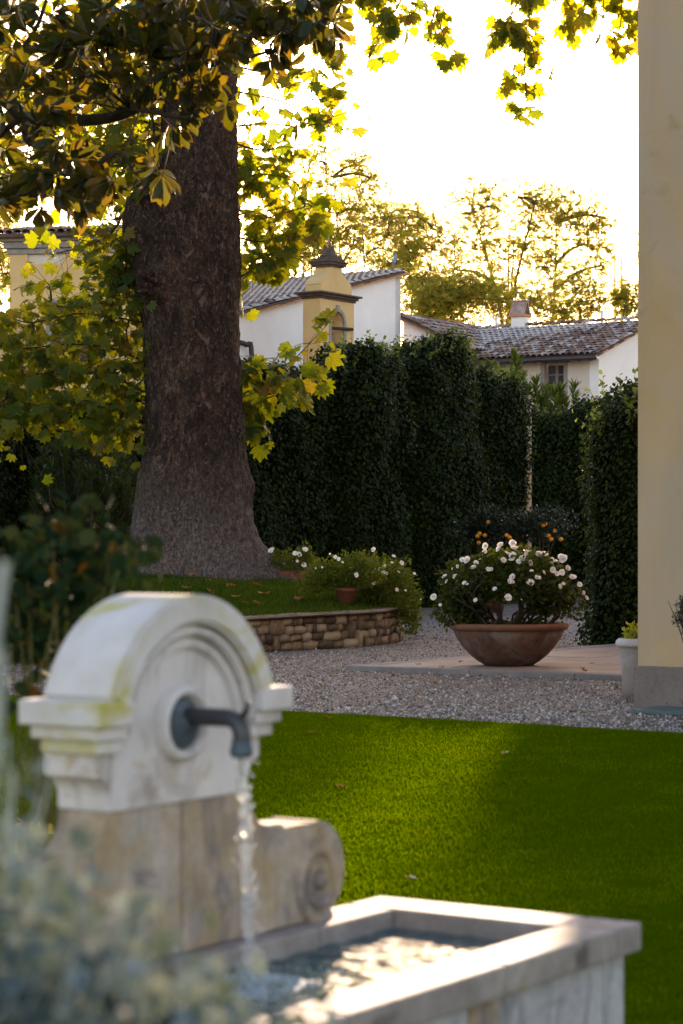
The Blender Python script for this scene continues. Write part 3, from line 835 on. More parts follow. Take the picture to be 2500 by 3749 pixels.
for P in side: mb.tube(P, [.024 * (1 - .75 * i / (len(P) - 1)) + .003 for i in range(len(P))], 6)
skel = limb[24:] + [p for P in side for p in P]
CL = [(60, 60, 90, 90, 16), (40, 200, 80, 70, 9), (60, 340, 75, 80, 12), (120, 440, 110, 45, 15), (180, 150, 80, 90, 14), (230, 60, 80, 70, 14), (330, 60, 70, 70, 14), (310, 170, 70, 60, 8), (330, 400, 45, 40, 6),
      (230, 420, 60, 45, 8), (430, 50, 80, 70, 16), (420, 150, 70, 50, 9), (440, 240, 45, 30, 5), (500, 130, 50, 60, 8), (540, 40, 60, 60, 11), (500, 215, 40, 35, 4), (640, 40, 70, 50, 10), (720, 30, 70, 45, 9), (650, 150, 35, 35, 3), (380, 300, 30, 30, 2), (20, 440, 40, 40, 5), (110, 260, 60, 40, 4), (190, 340, 40, 40, 3),
      (-120, 150, 90, 150, 14), (300, -120, 300, 90, 20), (740, 80, 40, 35, 3)]
mP, mA, mN, mS = [], [], [], []
for cx, cy, rx, ry, n in CL:
    for _ in range(int(n * 1.1)):
        a = random.uniform(0, 2 * PI); q = math.sqrt(random.random())
        c = at(cx + rx * q * math.cos(a), cy + ry * q * math.sin(a), DM + random.uniform(-1.0, 1.2))
        near = min(skel, key=lambda p: (p - c).length)
        gd = (c - near); L = gd.length; gd = gd.normalized() if L > 1e-4 else Vector((0, 0, 1))
        if L < 1.1: mb.tube([near, near.lerp(c, .5) + Vector((0, 0, -.04 * L)), c], [.006, .005, .0035], 4)
        head = (gd * .6 + Vector((random.gauss(0, .5), random.gauss(0, .5), random.gauss(-.15, .5)))).normalized()
        sd = head.orthogonal().normalized(); k = random.randint(8, 12)
        for i in range(k):
            R = Matrix.Rotation(2.4 * i + random.uniform(-.3, .3), 3, head)
            out = R @ sd
            op = .35 + .9 * i / k
            ax = (head * math.cos(op) + out * math.sin(op) + Vector((0, 0, -.22))).normalized()
            mP.append(c - head * (.005 * i)); mA.append(ax); mN.append((head * math.sin(op) - out * math.cos(op)).normalized() * 1.0)
            mS.append(random.uniform(.13, .21))
obj("branches", mb.mesh(), M["bark_dark"], mag, smooth=True)
ML = pymesh(*T_MAGN); ML.materials.append(M["magnolia"])
order = sorted(range(len(mP)), key=lambda i: mP[i].y)
vis_first = [i for i in order if 0 < (mP[i].x * F / mP[i].y + CX) < 800 and (HOR - (mP[i].z - EYE) * F / mP[i].y) > 0][:300]
vset = set(vis_first)
for i in vis_first:
    A, nn = mA[i], -mN[i]
    X = A.cross(nn).normalized(); nn = X.cross(A)
    obj("leaf", ML, None, mag, Matrix.Translation(mP[i]) @ Matrix((X, A, nn)).transposed().to_4x4() @ Matrix.Scale(mS[i], 4))
rest = [i for i in range(len(mP)) if i not in vset]
obj("crown", cloud(*T_MAGN, np.array([mP[i] for i in rest]), np.array([mA[i] for i in rest]), -np.array([mN[i] for i in rest]), np.array([mS[i] for i in rest])), M["magnolia"], mag, kind="stuff")

# ------------------------------------------------------------------ fountain
LO = Vector((.092, 5.509, 0))
FM = Matrix(((U.x, N.x, 0, LO.x), (U.y, N.y, 0, LO.y), (0, 0, 1, 0), (0, 0, 0, 1)))      # (s along wall, t outwards, z)
def fp(s, t, z): return FM @ Vector((s, t, z))
fo = thing("wall_fountain", "pale carved stone wall fountain with arched head, scrolls and square basin", "fountain", fp(-.89, .3, 0))
c0, zc = -.89, 1.105
RO = .286
half = []
def mirror(h): return [(c0 + x, z) for x, z in h] + [(c0 - x, z) for x, z in h[::-1] if abs(x) > 1e-6]
# head stone: neck, quarter-round shoulders, semicircular top
h = [(.236, .966), (.236, .992)]
for i in range(1, 9):
    a = i / 8 * PI / 2
    h.append((.236 + .042 * (1 - math.cos(a)), .992 + .045 * math.sin(a)))
h += [(.278, 1.09), (.278, 1.16)]
a0 = math.asin((1.19 - zc) / RO)
h += [(RO * math.cos(a0) - .004, 1.19)]
for i in range(1, 25):
    a = a0 + (PI / 2 - a0) * i / 24
    h.append((RO * math.cos(a), zc + RO * math.sin(a)))
obj("head_stone", prism_me(mirror(h), -.06, .080, FM, .004), M["fountain"], fo)
def arc_me(r0, r1, t0, t1, a0, bev=.004):
    n = 40
    poly = [(c0 + r1 * math.cos(a0 + (PI - 2 * a0) * i / n), zc + r1 * math.sin(a0 + (PI - 2 * a0) * i / n)) for i in range(n + 1)]
    poly += [(c0 + r0 * math.cos(PI - a0 - (PI - 2 * a0) * i / n), zc + r0 * math.sin(PI - a0 - (PI - 2 * a0) * i / n)) for i in range(n + 1)]
    return prism_me(poly, t0, t1, FM, bev)
obj("arch_hood", arc_me(.232, .292, -.066, .122, a0 + .0, .008), M["fountain_moss"], fo)
obj("arch_moulding", arc_me(.208, .226, .07, .106, .10, .005), M["fountain"], fo)
obj("arch_moulding", arc_me(.180, .200, .07, .094, .06, .005), M["fountain"], fo)
for sg in (-1, 1):
    bm = bmesh.new()
    for (o_, zz0, zz1, tt) in ((.333, 1.142, 1.192, .130), (.314, 1.114, 1.141, .113), (.298, 1.086, 1.113, .100)):
        xs = sorted((c0 + sg * o_, c0 + sg * .222))
        bm_box(bm, (xs[0], -.078 + (.333 - o_) * .8, zz0), (xs[1], tt, zz1), .005)
    obj("impost", bm_mesh(bm, FM), M["fountain_moss"] if sg < 0 else M["fountain"], fo)
# roundel and spout
RM = FM @ Matrix.Translation((-.905, .08, 1.131)) @ Matrix.Rotation(-PI / 2, 4, 'X')
obj("roundel", lathe_me([(.0, .006), (.056, .006), (.060, .024), (.068, .030), (.078, .022), (.082, -.004)], 40, RM), M["fountain"], fo, smooth=True)
sp = obj("spout_flange", lathe_me([(.0, .036), (.020, .036), (.024, .026), (.046, .022), (.054, .014), (.054, .004), (.0, .004)], 36, RM), M["iron_blue"], fo, smooth=True)
ac = Acc()
pp = [fp(-.905, .09, 1.146), fp(-.905, .165, 1.146), fp(-.905, .212, 1.1455), fp(-.905, .232, 1.136), fp(-.905, .241, 1.118), fp(-.905, .242, 1.086)]
ac.tube(catmull(pp, 4), .0185, 14)
ac.tube(catmull([fp(-.905, .222, 1.142), fp(-.905, .244, 1.152), fp(-.905, .256, 1.168), fp(-.905, .257, 1.182)], 4), [.009] * 4 + [.007] * 4 + [.005] * 5, 8)
obj("spout_pipe", ac.mesh(), M["iron"], sp, smooth=True)
obj("spout_nozzle", lathe_me([(.017, .036), (.0205, .034), (.0205, .022), (.0235, .018), (.0235, .006), (.020, .0), (.016, .0)], 24, Matrix.Translation(fp(-.905, .241, 1.068))), M["iron_blue"], sp, smooth=True)
# lower stones with concave shoulders and volutes
def low_poly():
    h = [(0, .652), (0, .965), (.243, .965)]
    for i in range(1, 9):
        a = i / 8 * PI / 2
        h.append((.243 + .075 * (1 - math.cos(a)), .965 - .080 * math.sin(a)))
    h += [(.372, .883), (.376, .872), (.44, .874)]
    cc, zz, r = .508, .760, .112
    for i in range(20):
        a = PI / 2 + .25 - (PI + .1) * i / 19
        h.append((cc + r * math.cos(a), zz + (.115 if math.sin(a) > 0 else .108) * math.sin(a)))
    return h
for sg in (-1, 1):
    poly = [(c0 + sg * (x + (.0015 if x == 0 else 0)), z) for x, z in low_poly()]
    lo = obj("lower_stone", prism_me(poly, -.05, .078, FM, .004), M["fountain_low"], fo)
    ac = Acc()
    pts, rr = [], []
    for i in range(70):
        k = i / 69
        a = -PI / 2 - .5 - sg * 0 + k * 2 * PI * 1.8
        r = .070 * (1 - k) ** .85 + .020
        pts.append(fp(c0 + sg * (.512 - r * math.cos(a) * 1.0), .073, 0.738 - r * math.sin(a) * -1.0)); rr.append(.0165 - .004 * k)
    ac.tube(pts, rr, 8)
    obj("scroll_relief", ac.mesh(), M["fountain_low"], lo, smooth=True)
    obj("scroll_eye", lathe_me([(0, .016), (.012, .014), (.02, .004), (.021, -.003)], 20, FM @ Matrix.Translation((c0 + sg * .512, .08, .738)) @ Matrix.Rotation(-PI / 2, 4, 'X')), M["fountain_low"], lo, smooth=True)
# basin: rim stones, walls, floor
S0 = -1.78
def rim(a, b, name="rim_stone", mat="rim", bev=.007): return obj(name, box_me(a, b, bev, FM), M[mat], fo)
zt, zb = .65, .586
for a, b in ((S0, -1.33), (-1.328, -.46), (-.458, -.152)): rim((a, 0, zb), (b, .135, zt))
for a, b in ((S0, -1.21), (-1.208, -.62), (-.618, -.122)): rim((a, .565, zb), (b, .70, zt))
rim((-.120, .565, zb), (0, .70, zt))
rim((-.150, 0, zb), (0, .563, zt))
rim((S0, .137, zb), (S0 + .15, .563, zt))
obj("back_pier", box_me((-1.42, -.075, 0), (-.36, -.002, .649), .004, FM), M["fountain_low"], fo)
for a, b, m in (((-.125, .60, 0), (-.03, .67, zb - .001), "basin_wall"), ((-.60, .605, 0), (-.127, .667, zb - .001), "basin_wall"), ((-.72, .602, 0), (-.602, .67, zb - .001), "fountain_low"), ((S0 + .03, .605, 0), (-.722, .667, zb - .001), "basin_wall"),
                ((-.10, .03, 0), (-.03, .598, zb - .001), "basin_wall"), ((S0 + .03, .03, 0), (S0 + .1, .598, zb - .001), "basin_wall"), ((S0 + .102, .03, 0), (-.102, .10, zb - .001), "basin_wall")):
    obj("basin_wall", box_me(a, b, .004, FM), M[m], fo)
bm = bmesh.new()
bm_box(bm, (S0 + .10, .10, .30), (-.10, .60, .33))
obj("basin_floor", bm_mesh(bm, FM), M["basin_in"], fo)
for a, b in (((S0 + .102, .102, .331), (-.102, .132, zb - .002)), ((S0 + .102, .568, .331), (-.102, .598, zb - .002)), ((-.148, .134, .331), (-.104, .566, zb - .002)), ((S0 + .104, .134, .331), (S0 + .148, .566, zb - .002))):
    obj("basin_lining", box_me(a, b, 0, FM), M["basin_in"], fo)
# water
nx, ny = 200, 70
V = []
for i in range(nx):
    for j in range(ny):
        s = S0 + .149 + (-.149 - S0 - .149) * i / (nx - 1); t = .133 + (.567 - .133) * j / (ny - 1)
        r = math.hypot(s + .905, t - .245)
        z = .606 + .0035 * math.sin(r * 55 - 1.0) * math.exp(-r * 1.6) + .0040 * noise.noise(Vector((s * 13, t * 17, 1))) + .0022 * noise.noise(Vector((s * 31, t * 37, 5))) + .012 * math.exp(-(r / .05) ** 2)
        V.append(fp(s, t, z))
Fc = [(i * ny + j, i * ny + j + 1, (i + 1) * ny + j + 1, (i + 1) * ny + j) for i in range(nx - 1) for j in range(ny - 1)]
wa = obj("basin_water", pymesh(V, Fc), M["water"], smooth=True)
tag(wa, "rippled blue-green water filling the stone basin", "water")
ws = thing("water_stream", "thin stream of water falling from the iron spout into the basin", "water", fp(-.905, .243, .606))
ac = Acc(); pts, rr = [], []
for i in range(90):
    k = i / 89; z = 1.075 - k * .475
    pts.append(fp(-.905 + .006 * noise.noise(Vector((k * 9, 0, 0))), .243 + .02 * k + .007 * noise.noise(Vector((k * 11, 4, 0))), z))
    rr.append(.0105 + .006 * noise.noise(Vector((k * 26, 7, 0))) + .004 * noise.noise(Vector((k * 70, 3, 0))) + .001 * k)
ac.tube(pts, [max(.0035, r) for r in rr], 10)
obj("water_column", ac.mesh(), M["stream"], ws, smooth=True)
dv, df = [(1, 0, 0), (-1, 0, 0), (0, 1, 0), (0, -1, 0), (0, 0, 1), (0, 0, -1)], [(0, 2, 4), (2, 1, 4), (1, 3, 4), (3, 0, 4), (2, 0, 5), (1, 2, 5), (3, 1, 5), (0, 3, 5)]
n = 260
k = rng.random(n)
P = np.array([fp(-.905 + random.gauss(0, .008 + .006 * q), .245 + .02 * q + random.gauss(0, .008 + .006 * q), 1.07 - q * .46) for q in k])
obj("droplets", cloud(dv, df, P, rdirs(n), rdirs(n), rng.uniform(.002, .006, n)), M["stream"], ws, smooth=True, kind="stuff")
n = 3000
ang = rng.uniform(0, 2 * PI, n); rad = np.abs(rng.normal(0, .07, n))
P = np.array([fp(-.905 + r * math.cos(a) * 1.3, .262 + r * math.sin(a), .606 + max(0, .022 * math.exp(-(r / .05) ** 2) * random.random() * 1.6)) for a, r in zip(ang, rad)])
obj("splash_foam", cloud(dv, df, P, rdirs(n), rdirs(n), rng.uniform(.0015, .004, n)), M["foam"], ws, smooth=True, kind="stuff")

# ------------------------------------------------------------------ terrace slab, bowl of roses
ter = thing("stone_terrace", "low sandstone paved platform with a grey kerb under the big clay bowl", "terrace", (0, 27, 0))
TA = Vector((.057, 27.05, 0))                                         # its left corner
TM = Matrix(((N.x, U.x, 0, TA.x), (N.y, U.y, 0, TA.y), (0, 0, 1, 0), (0, 0, 0, 1)))   # x along the front, y back
obj("bedding", box_me((.02, .02, .0), (7.5, 8.3, .03), 0, TM), M["mortar"], ter)
x = 0.
while x < 7.4:
    w = random.uniform(1.3, 1.7)
    obj("kerb_stone", box_me((x, 0, -.01), (min(x + w, 7.5) - .006, .26, .062 + random.uniform(-.002, .002)), .012, TM), M["kerb"], ter)
    x += w
y = .27
while y < 8.2:
    w = random.uniform(1.0, 1.5)
    obj("kerb_stone", box_me((0, y, -.01), (.30, min(y + w, 8.3) - .006, .062 + random.uniform(-.002, .002)), .012, TM), M["kerb"], ter)
    y += w
y = .27
while y < 8.1:
    dp = random.uniform(.65, .95); x = .31
    while x < 7.4:
        w = random.uniform(.8, 1.5)
        obj("paver", box_me((x, y, .0), (min(x + w, 7.5) - .007, min(y + dp, 8.28) - .007, .060 + random.uniform(-.003, .003)), .006, TM), M["paver"], ter)
        x += w
    y += dp
BOWL = Vector((1.99, 27.1, .062))
bw = thing("terracotta_bowl", "huge weathered terracotta bowl standing on the stone platform", "bowl", BOWL)
bowl_prof = [(0, 0), (.27, 0), (.30, .012), (.37, .052), (.465, .128), (.555, .228), (.625, .335), (.668, .432)]
obj("bowl_body", lathe_me(bowl_prof + [(.63, .432), (.575, .345), (.30, .06), (0, .05)], 64, Matrix.Translation(BOWL)), M["terracotta"], bw, smooth=True)
obj("bowl_rim", lathe_me([(.645, .425), (.676, .424), (.700, .440), (.717, .462), (.717, .482), (.700, .500), (.672, .508), (.645, .503), (.632, .485), (.632, .44), (.645, .425)], 64, Matrix.Translation(BOWL)), M["terracotta_rim"], bw, smooth=True)
obj("soil", lathe_me([(0, .475), (.35, .47), (.634, .45)], 40, Matrix.Translation(BOWL)), M["soil"], bw, smooth=True)

def petals(seed, nlay=((5, .50, 1.25), (6, .78, .85), (7, .95, .42)), curl=.25):
    """a double flower: rings of cupped petals round a centre"""
    r = random.Random(seed); V, Fc = [], []
    for n, L, el in nlay:
        ph = r.uniform(0, 6)
        for i in range(n):
            a = ph + 2 * PI * i / n + r.uniform(-.2, .2)
            e = el + r.uniform(-.15, .15); l = L * r.uniform(.85, 1.1); w = l * .5
            ca, sa = math.cos(a), math.sin(a)
            b = len(V)
            for (u, ww, k) in ((.05, .15, 0), (.5, .95, .05), (.85, .9, .0), (1.0, .35, -.08)):
                for s in (-1, 0, 1):
                    x = u * l * math.cos(e) ; z = u * l * math.sin(e) + k * curl - (.10 * l if s == 0 else 0) * u
                    V.append((x * ca - s * w * ww * sa, x * sa + s * w * ww * ca, z))
            for q in range(3):
                for s in range(2):
                    j = b + q * 3 + s
                    Fc.append((j, j + 1, j + 4, j + 3))
    return pymesh(V, Fc)
ROSES = [petals(i) for i in range(6)]
STARS = [petals(20 + i, ((5, 1.0, .12), (4, .75, .5)), .1) for i in range(4)]
for me in ROSES + STARS:
    me.materials.append(M["petal"])
    me.polygons.foreach_set("use_smooth", np.ones(len(me.polygons), dtype=bool))
rb = thing("rose_bush", "round bush of double white roses growing in the terracotta bowl", "rose bush", BOWL + Vector((0, 0, .47)))
C = BOWL + Vector((0, 0, .475))
st = Acc()
tips = []
for i in range(40):
    a = random.uniform(0, 2 * PI); r = .50 * math.sqrt(random.random())
    b = C + Vector((r * math.cos(a), r * math.sin(a) * .8, -.02))
    a2 = a + random.gauss(0, .5)
    tip = b + Vector((random.gauss(0, .12) + .34 * math.cos(a2), random.gauss(0, .12) + .3 * math.sin(a2), random.uniform(.28, .62)))
    k1 = b.lerp(tip, .3) + Vector((random.gauss(0, .05), random.gauss(0, .05), .02)); k2 = b.lerp(tip, .65) + Vector((random.gauss(0, .05), random.gauss(0, .05), 0))
    P = catmull([b, k1, k2, tip], 4)
    st.tube(P, [.017 * (1 - .75 * q / (len(P) - 1)) + .002 for q in range(len(P))], 6)
    tips.append(tip)
    for _ in range(2):
        t2 = k2 + Vector((random.gauss(0, .14), random.gauss(0, .14), random.uniform(.1, .3)))
        st.tube([k2, k2.lerp(t2, .5) + Vector((0, 0, .03)), t2], [.006, .005, .003], 5); tips.append(t2)
obj("stems", st.mesh(), M["bark_dark"], rb, smooth=True)
def dome(n, c, rx, ry, rz, zlo=-.3, shell=.55, lump=.25):
    P = []
    while len(P) < n:
        d = Vector((random.gauss(0, 1), random.gauss(0, 1), random.gauss(0, 1))).normalized()
        if d.z < zlo: continue
        k = (shell + (1 - shell) * random.random() ** .6) * (1 + lump * noise.noise(d * 2.3 + c * 3))
        P.append((c.x + d.x * rx * k, c.y + d.y * ry * k, c.z + d.z * rz * k))
    return np.array(P)
P = np.concatenate([dome(5800, C + Vector((-.02, 0, .38)), .84, .64, .54, -.2, .35, .22), dome(900, C + Vector((-.55, -.1, .16)), .36, .34, .24, -.8, .2), dome(700, C + Vector((.58, 0, .24)), .34, .34, .26, -.8, .2), dome(120, C + Vector((0, 0, .0)), .5, .45, .08, 0, .2)])
out = nrm(P - np.array(C + Vector((0, 0, .1))))
obj("foliage", cloud(*T_ROUND, P, rdirs(len(P)) * .8 + out * .5 + np.array([0, 0, -.2]), out + rdirs(len(P)) * .8 + np.array([0, 0, .5]), rng.uniform(.035, .07, len(P))), M["rose_leaf"], rb, kind="stuff")
RF = [(513, 275, 42), (507, 313, 32), (614, 268, 44), (606, 296, 46), (695, 258, 50), (708, 298, 66), (660, 332, 50), (695, 347, 56), (630, 370, 40), (760, 366, 58), (790, 315, 32), (806, 388, 42), (868, 330, 40), (905, 336, 56), (955, 372, 44), (985, 385, 42), (1038, 365, 56), (1020, 352, 40), (357, 368, 36), (388, 372, 46), (325, 410, 24), (446, 390, 40), (432, 420, 40), (530, 428, 28), (550, 432, 28),
      (960, 435, 42), (990, 460, 34), (1028, 452, 42), (1065, 425, 42), (900, 455, 40), (822, 445, 26), (1098, 487, 48), (695, 482, 44), (672, 513, 36), (690, 516, 30), (862, 492, 46), (815, 525, 54), (1010, 547, 34), (1038, 530, 26), (1145, 535, 36), (1170, 590, 30), (1190, 625, 34), (238, 482, 36), (252, 515, 32), (305, 482, 38), (370, 525, 30), (388, 535, 22), (160, 618, 40), (206, 672, 22), (575, 565, 28), (663, 625, 46), (445, 640, 26), (752, 637, 18), (290, 428, 16), (475, 365, 20), (735, 380, 34), (778, 345, 36)]
def flowers(lst, ox, oy, k, cen, rad, depth, meshes, parent, sc):
    for x, y, w in lst:
        px, py = ox + k * x, oy + k * y
        # seat the flower on the bush's rounded near side
        p = at(px, py, depth)
        dx = (p.x - cen.x) / rad[0]; dz = (p.z - cen.z) / rad[2]
        q = max(0., 1 - dx * dx - dz * dz)
        yy = cen.y - rad[1] * math.sqrt(q) * random.uniform(.85, 1.02)
        p = at(px, py, yy)
        nn = Vector((dx * .6 + random.gauss(0, .3), -.75 + random.gauss(0, .3), .45 + random.gauss(0, .3))).normalized()
        R = nn.to_track_quat('Z', 'Y').to_matrix().to_4x4()
        s = w * k * yy / F * .5 * sc * random.uniform(.95, 1.1)
        obj("flower", random.choice(meshes), None, parent, Matrix.Translation(p) @ R @ Matrix.Rotation(random.uniform(0, 6), 4, 'Z') @ Matrix.Scale(s, 4))
flowers(RF, 940.9, 1160.6, .34, C + Vector((0, 0, .28)), (.96, .76, .62), 26.8, ROSES, rb, 1.22)

# ------------------------------------------------------------------ pots on the rubble wall with white-flowered plumbago
def pot_me(loc, r, h, k=.72):
    return lathe_me([(0, 0), (r * k, 0), (r * .95, h * .8), (r * 1.06, h * .81), (r * 1.12, h * .86), (r * 1.12, h * .95), (r * 1.04, h), (r * .92, h), (r * .86, h * .88), (0, h * .86)], 32, Matrix.Translation(loc))
def bush(name, label, cat, base, blobs, nleaf, lsize, mat, stems, stemmat, tmpl=T_RHOMB, group=None, stemr=.006, bias=(0, 0, .3)):
    t = thing(name, label, cat, base, group)
    st = Acc(); allP = []
    tot = sum(b[4] for b in blobs)
    for (c, rx, ry, rz, w) in blobs:
        n = int(nleaf * w / tot)
        allP.append(dome(n, c, rx, ry, rz, -1, .25, .4))
        for i in range(max(1, int(stems * w / tot))):
            tip = c + Vector((random.gauss(0, .5) * rx, random.gauss(0, .5) * ry, random.uniform(-.2, .8) * rz))
            b = Vector(base) + Vector((random.gauss(0, .04), random.gauss(0, .04), 0))
            st.tube(catmull([b, b.lerp(tip, .5) + Vector((0, 0, .12 * (tip - b).length)), tip], 5), [stemr * (1 - .6 * i / 10) for i in range(11)], 5)
    P = np.concatenate(allP); n = len(P)
    obj("stems", st.mesh(), stemmat, t)
    cen = np.array(base); out = nrm(P - cen)
    obj("foliage", cloud(*tmpl, P, rdirs(n, bias) + out * .5, rdirs(n, (0, -.3, .6)), rng.uniform(.6, 1.2, n) * lsize), mat, t, kind="stuff")
    return t
zt_ = lambda x, y: (on_turf(x, y) or .53)
pots = []
P1 = Vector((at(794, 1390, 34.0).x, 34.1, .555)); P2 = Vector((at(855, 1390, 34.9).x, 35.0, .56)); P3 = Vector((at(690, 1335, 36.6).x, 36.6, 0)); P3.z = zt_(P3.x, P3.y) - .01
p1 = obj("clay_pot", pot_me(P1, .155, .30), M["red_pot"], smooth=True); tag(p1, "round red clay pot on the coping at the rubble wall's bend", "pot")
p2 = obj("clay_pot", pot_me(P2, .17, .28), M["red_pot"], smooth=True); tag(p2, "red clay pot half hidden under trailing leaves at the rubble wall's end", "pot")
p3 = obj("clay_planter", box_me(P3 + Vector((-.45, -.14, 0)), P3 + Vector((.30, .14, .22)), .02), M["red_pot"]); tag(p3, "long low clay planter on the grass beside the tree's right root", "planter")
b1 = bush("plumbago_bush", "yellow-green plumbago with small white flowers in the pot at the wall's bend", "shrub", P1 + Vector((0, 0, .27)), [(P1 + Vector((-.05, 0, .50)), .55, .4, .26, 3), (P1 + Vector((-.42, -.05, .38)), .35, .25, .20, 1), (P1 + Vector((.2, 0, .55)), .4, .35, .28, 1.5)], 3400, .06, M["plumbago"], 26, M["stem_green"])
b2 = bush("plumbago_bush", "plumbago trailing white-flowered stems over the rubble wall's rounded end", "shrub", P2 + Vector((0, 0, .25)), [(P2 + Vector((.05, -.1, .45)), .62, .45, .33, 4), (P2 + Vector((.35, -.25, .12)), .42, .35, .38, 3), (P2 + Vector((.58, -.3, -.18)), .18, .18, .30, 1), (P2 + Vector((-.05, -.3, .1)), .32, .2, .2, 1.2)], 5200, .06, M["plumbago"], 40, M["stem_green"])
b3 = bush("plumbago_bush", "small white-flowered plumbago in the long planter beside the tree root", "shrub", P3 + Vector((-.05, 0, .2)), [(P3 + Vector((-.1, 0, .34)), .45, .22, .22, 2), (P3 + Vector((-.38, 0, .38)), .12, .12, .22, .5), (P3 + Vector((.08, 0, .46)), .12, .12, .2, .5)], 1300, .055, M["plumbago"], 14, M["stem_green"])
PF = [(262, 212, 40), (492, 205, 36), (425, 232, 30), (450, 238, 36), (485, 312, 30), (485, 455, 40), (698, 258, 24), (720, 270, 26), (745, 292, 20), (835, 378, 30), (868, 382, 16), (900, 266, 20), (920, 303, 22), (952, 208, 30), (1090, 250, 28), (1078, 293, 20), (1028, 315, 26), (1145, 298, 32), (965, 348, 32), (995, 338, 24), (1018, 357, 30), (1040, 367, 24), (1123, 357, 26), (938, 388, 14), (955, 430, 30), (1112, 478, 26), (1170, 482, 20), (1270, 540, 16), (1230, 368, 20), (608, 325, 14), (565, 330, 14), (660, 235, 14), (800, 330, 14), (440, 285, 20)]
for f in PF:
    x = f[0]
    tgt, cc, rr = (b3, P3 + Vector((-.1, 0, .34)), (.6, .2, .4)) if x < 500 else (b1, P1 + Vector((0, 0, .5)), (.6, .4, .35)) if x < 850 else (b2, P2 + Vector((.2, -.1, .35)), (.75, .5, .55))
    flowers([f], 533.1, 1191.7, .34, cc, rr, cc.y, STARS, tgt, 1.2)

# ------------------------------------------------------------------ yellow building on the right
BC = Vector((2.70, 20.75, 0))
BM = Matrix(((N.x, U.x, 0, BC.x), (N.y, U.y, 0, BC.y), (0, 0, 1, 0), (0, 0, 0, 1)))
yb = thing("yellow_villa", "yellow ochre plastered villa corner with a grey plinth beside the gravel", "building", BC)
obj("wall", box_me((0, 0, .3), (14, 12, 10.5), .01, BM), M["ochre"], yb)
obj("plinth", box_me((-.028, -.028, -.05), (14.03, 12.03, .395), .008, BM), M["plinth"], yb)
obj("eave", box_me((-.7, -.7, 10.5), (14.7, 12.7, 10.65), 0, BM), M["grey_stone"], yb)
rf = obj("roof", pymesh([BM @ Vector(v) for v in ((-.8, -.8, 10.652), (14.8, -.8, 10.652), (14.8, 12.8, 10.652), (-.8, 12.8, 10.652), (4, 6, 12.6), (10, 6, 12.6))], [(0, 1, 5, 4), (1, 2, 5), (2, 3, 4, 5), (3, 0, 4), (3, 2, 1, 0)]), M["tile"], yb)
mt = obj("slate_slab", box_me((.25, -.62, .004), (1.9, -.12, .045), .008, BM), M["teal"]); tag(mt, "flat teal slab lying on the gravel against the villa plinth", "slab")
# pale pot by the corner
PP = Vector((2.90, 22.4, .0))
pp_ = thing("pale_pot", "tall pale stone pot with a rolled rim tucked behind the villa corner", "pot", PP)
obj("pot_body", lathe_me([(0, 0), (.125, 0), (.13, .09), (.134, .095), (.165, .50), (.14, .5), (0, .46)], 32, Matrix.Translation(PP)), M["pot_stone"], pp_, smooth=True)
obj("pot_rim", lathe_me([(.16, .49), (.195, .50), (.205, .52), (.195, .555), (.17, .575), (.14, .575), (.13, .5)], 32, Matrix.Translation(PP)), M["pot_rim"], pp_, smooth=True)
bush("potted_plant", "small lime-yellow leafy plant in the tall pale pot", "plant", PP + Vector((0, 0, .47)), [(PP + Vector((-.03, 0, .62)), .10, .10, .11, 1)], 130, .045, M["lime_leaf"], 7, M["stem_green"], T_ROUND)
# clipped blue shrub in a pot before the villa
PB = Vector((2.86, 18.3, 0))
q = obj("clay_pot", pot_me(PB, .11, .26), M["red_pot"], smooth=True); tag(q, "clay pot under the blue-grey shrub before the villa wall", "pot")
bush("blue_shrub", "rounded blue-grey conifer shrub before the villa wall", "shrub", PB + Vector((0, 0, .29)), [(PB + Vector((0, 0, .93)), .18, .18, .19, 1)], 2600, .045, M["blue_conifer"], 12, M["bark_dark"], T_LANCE, bias=(0, 0, .2))

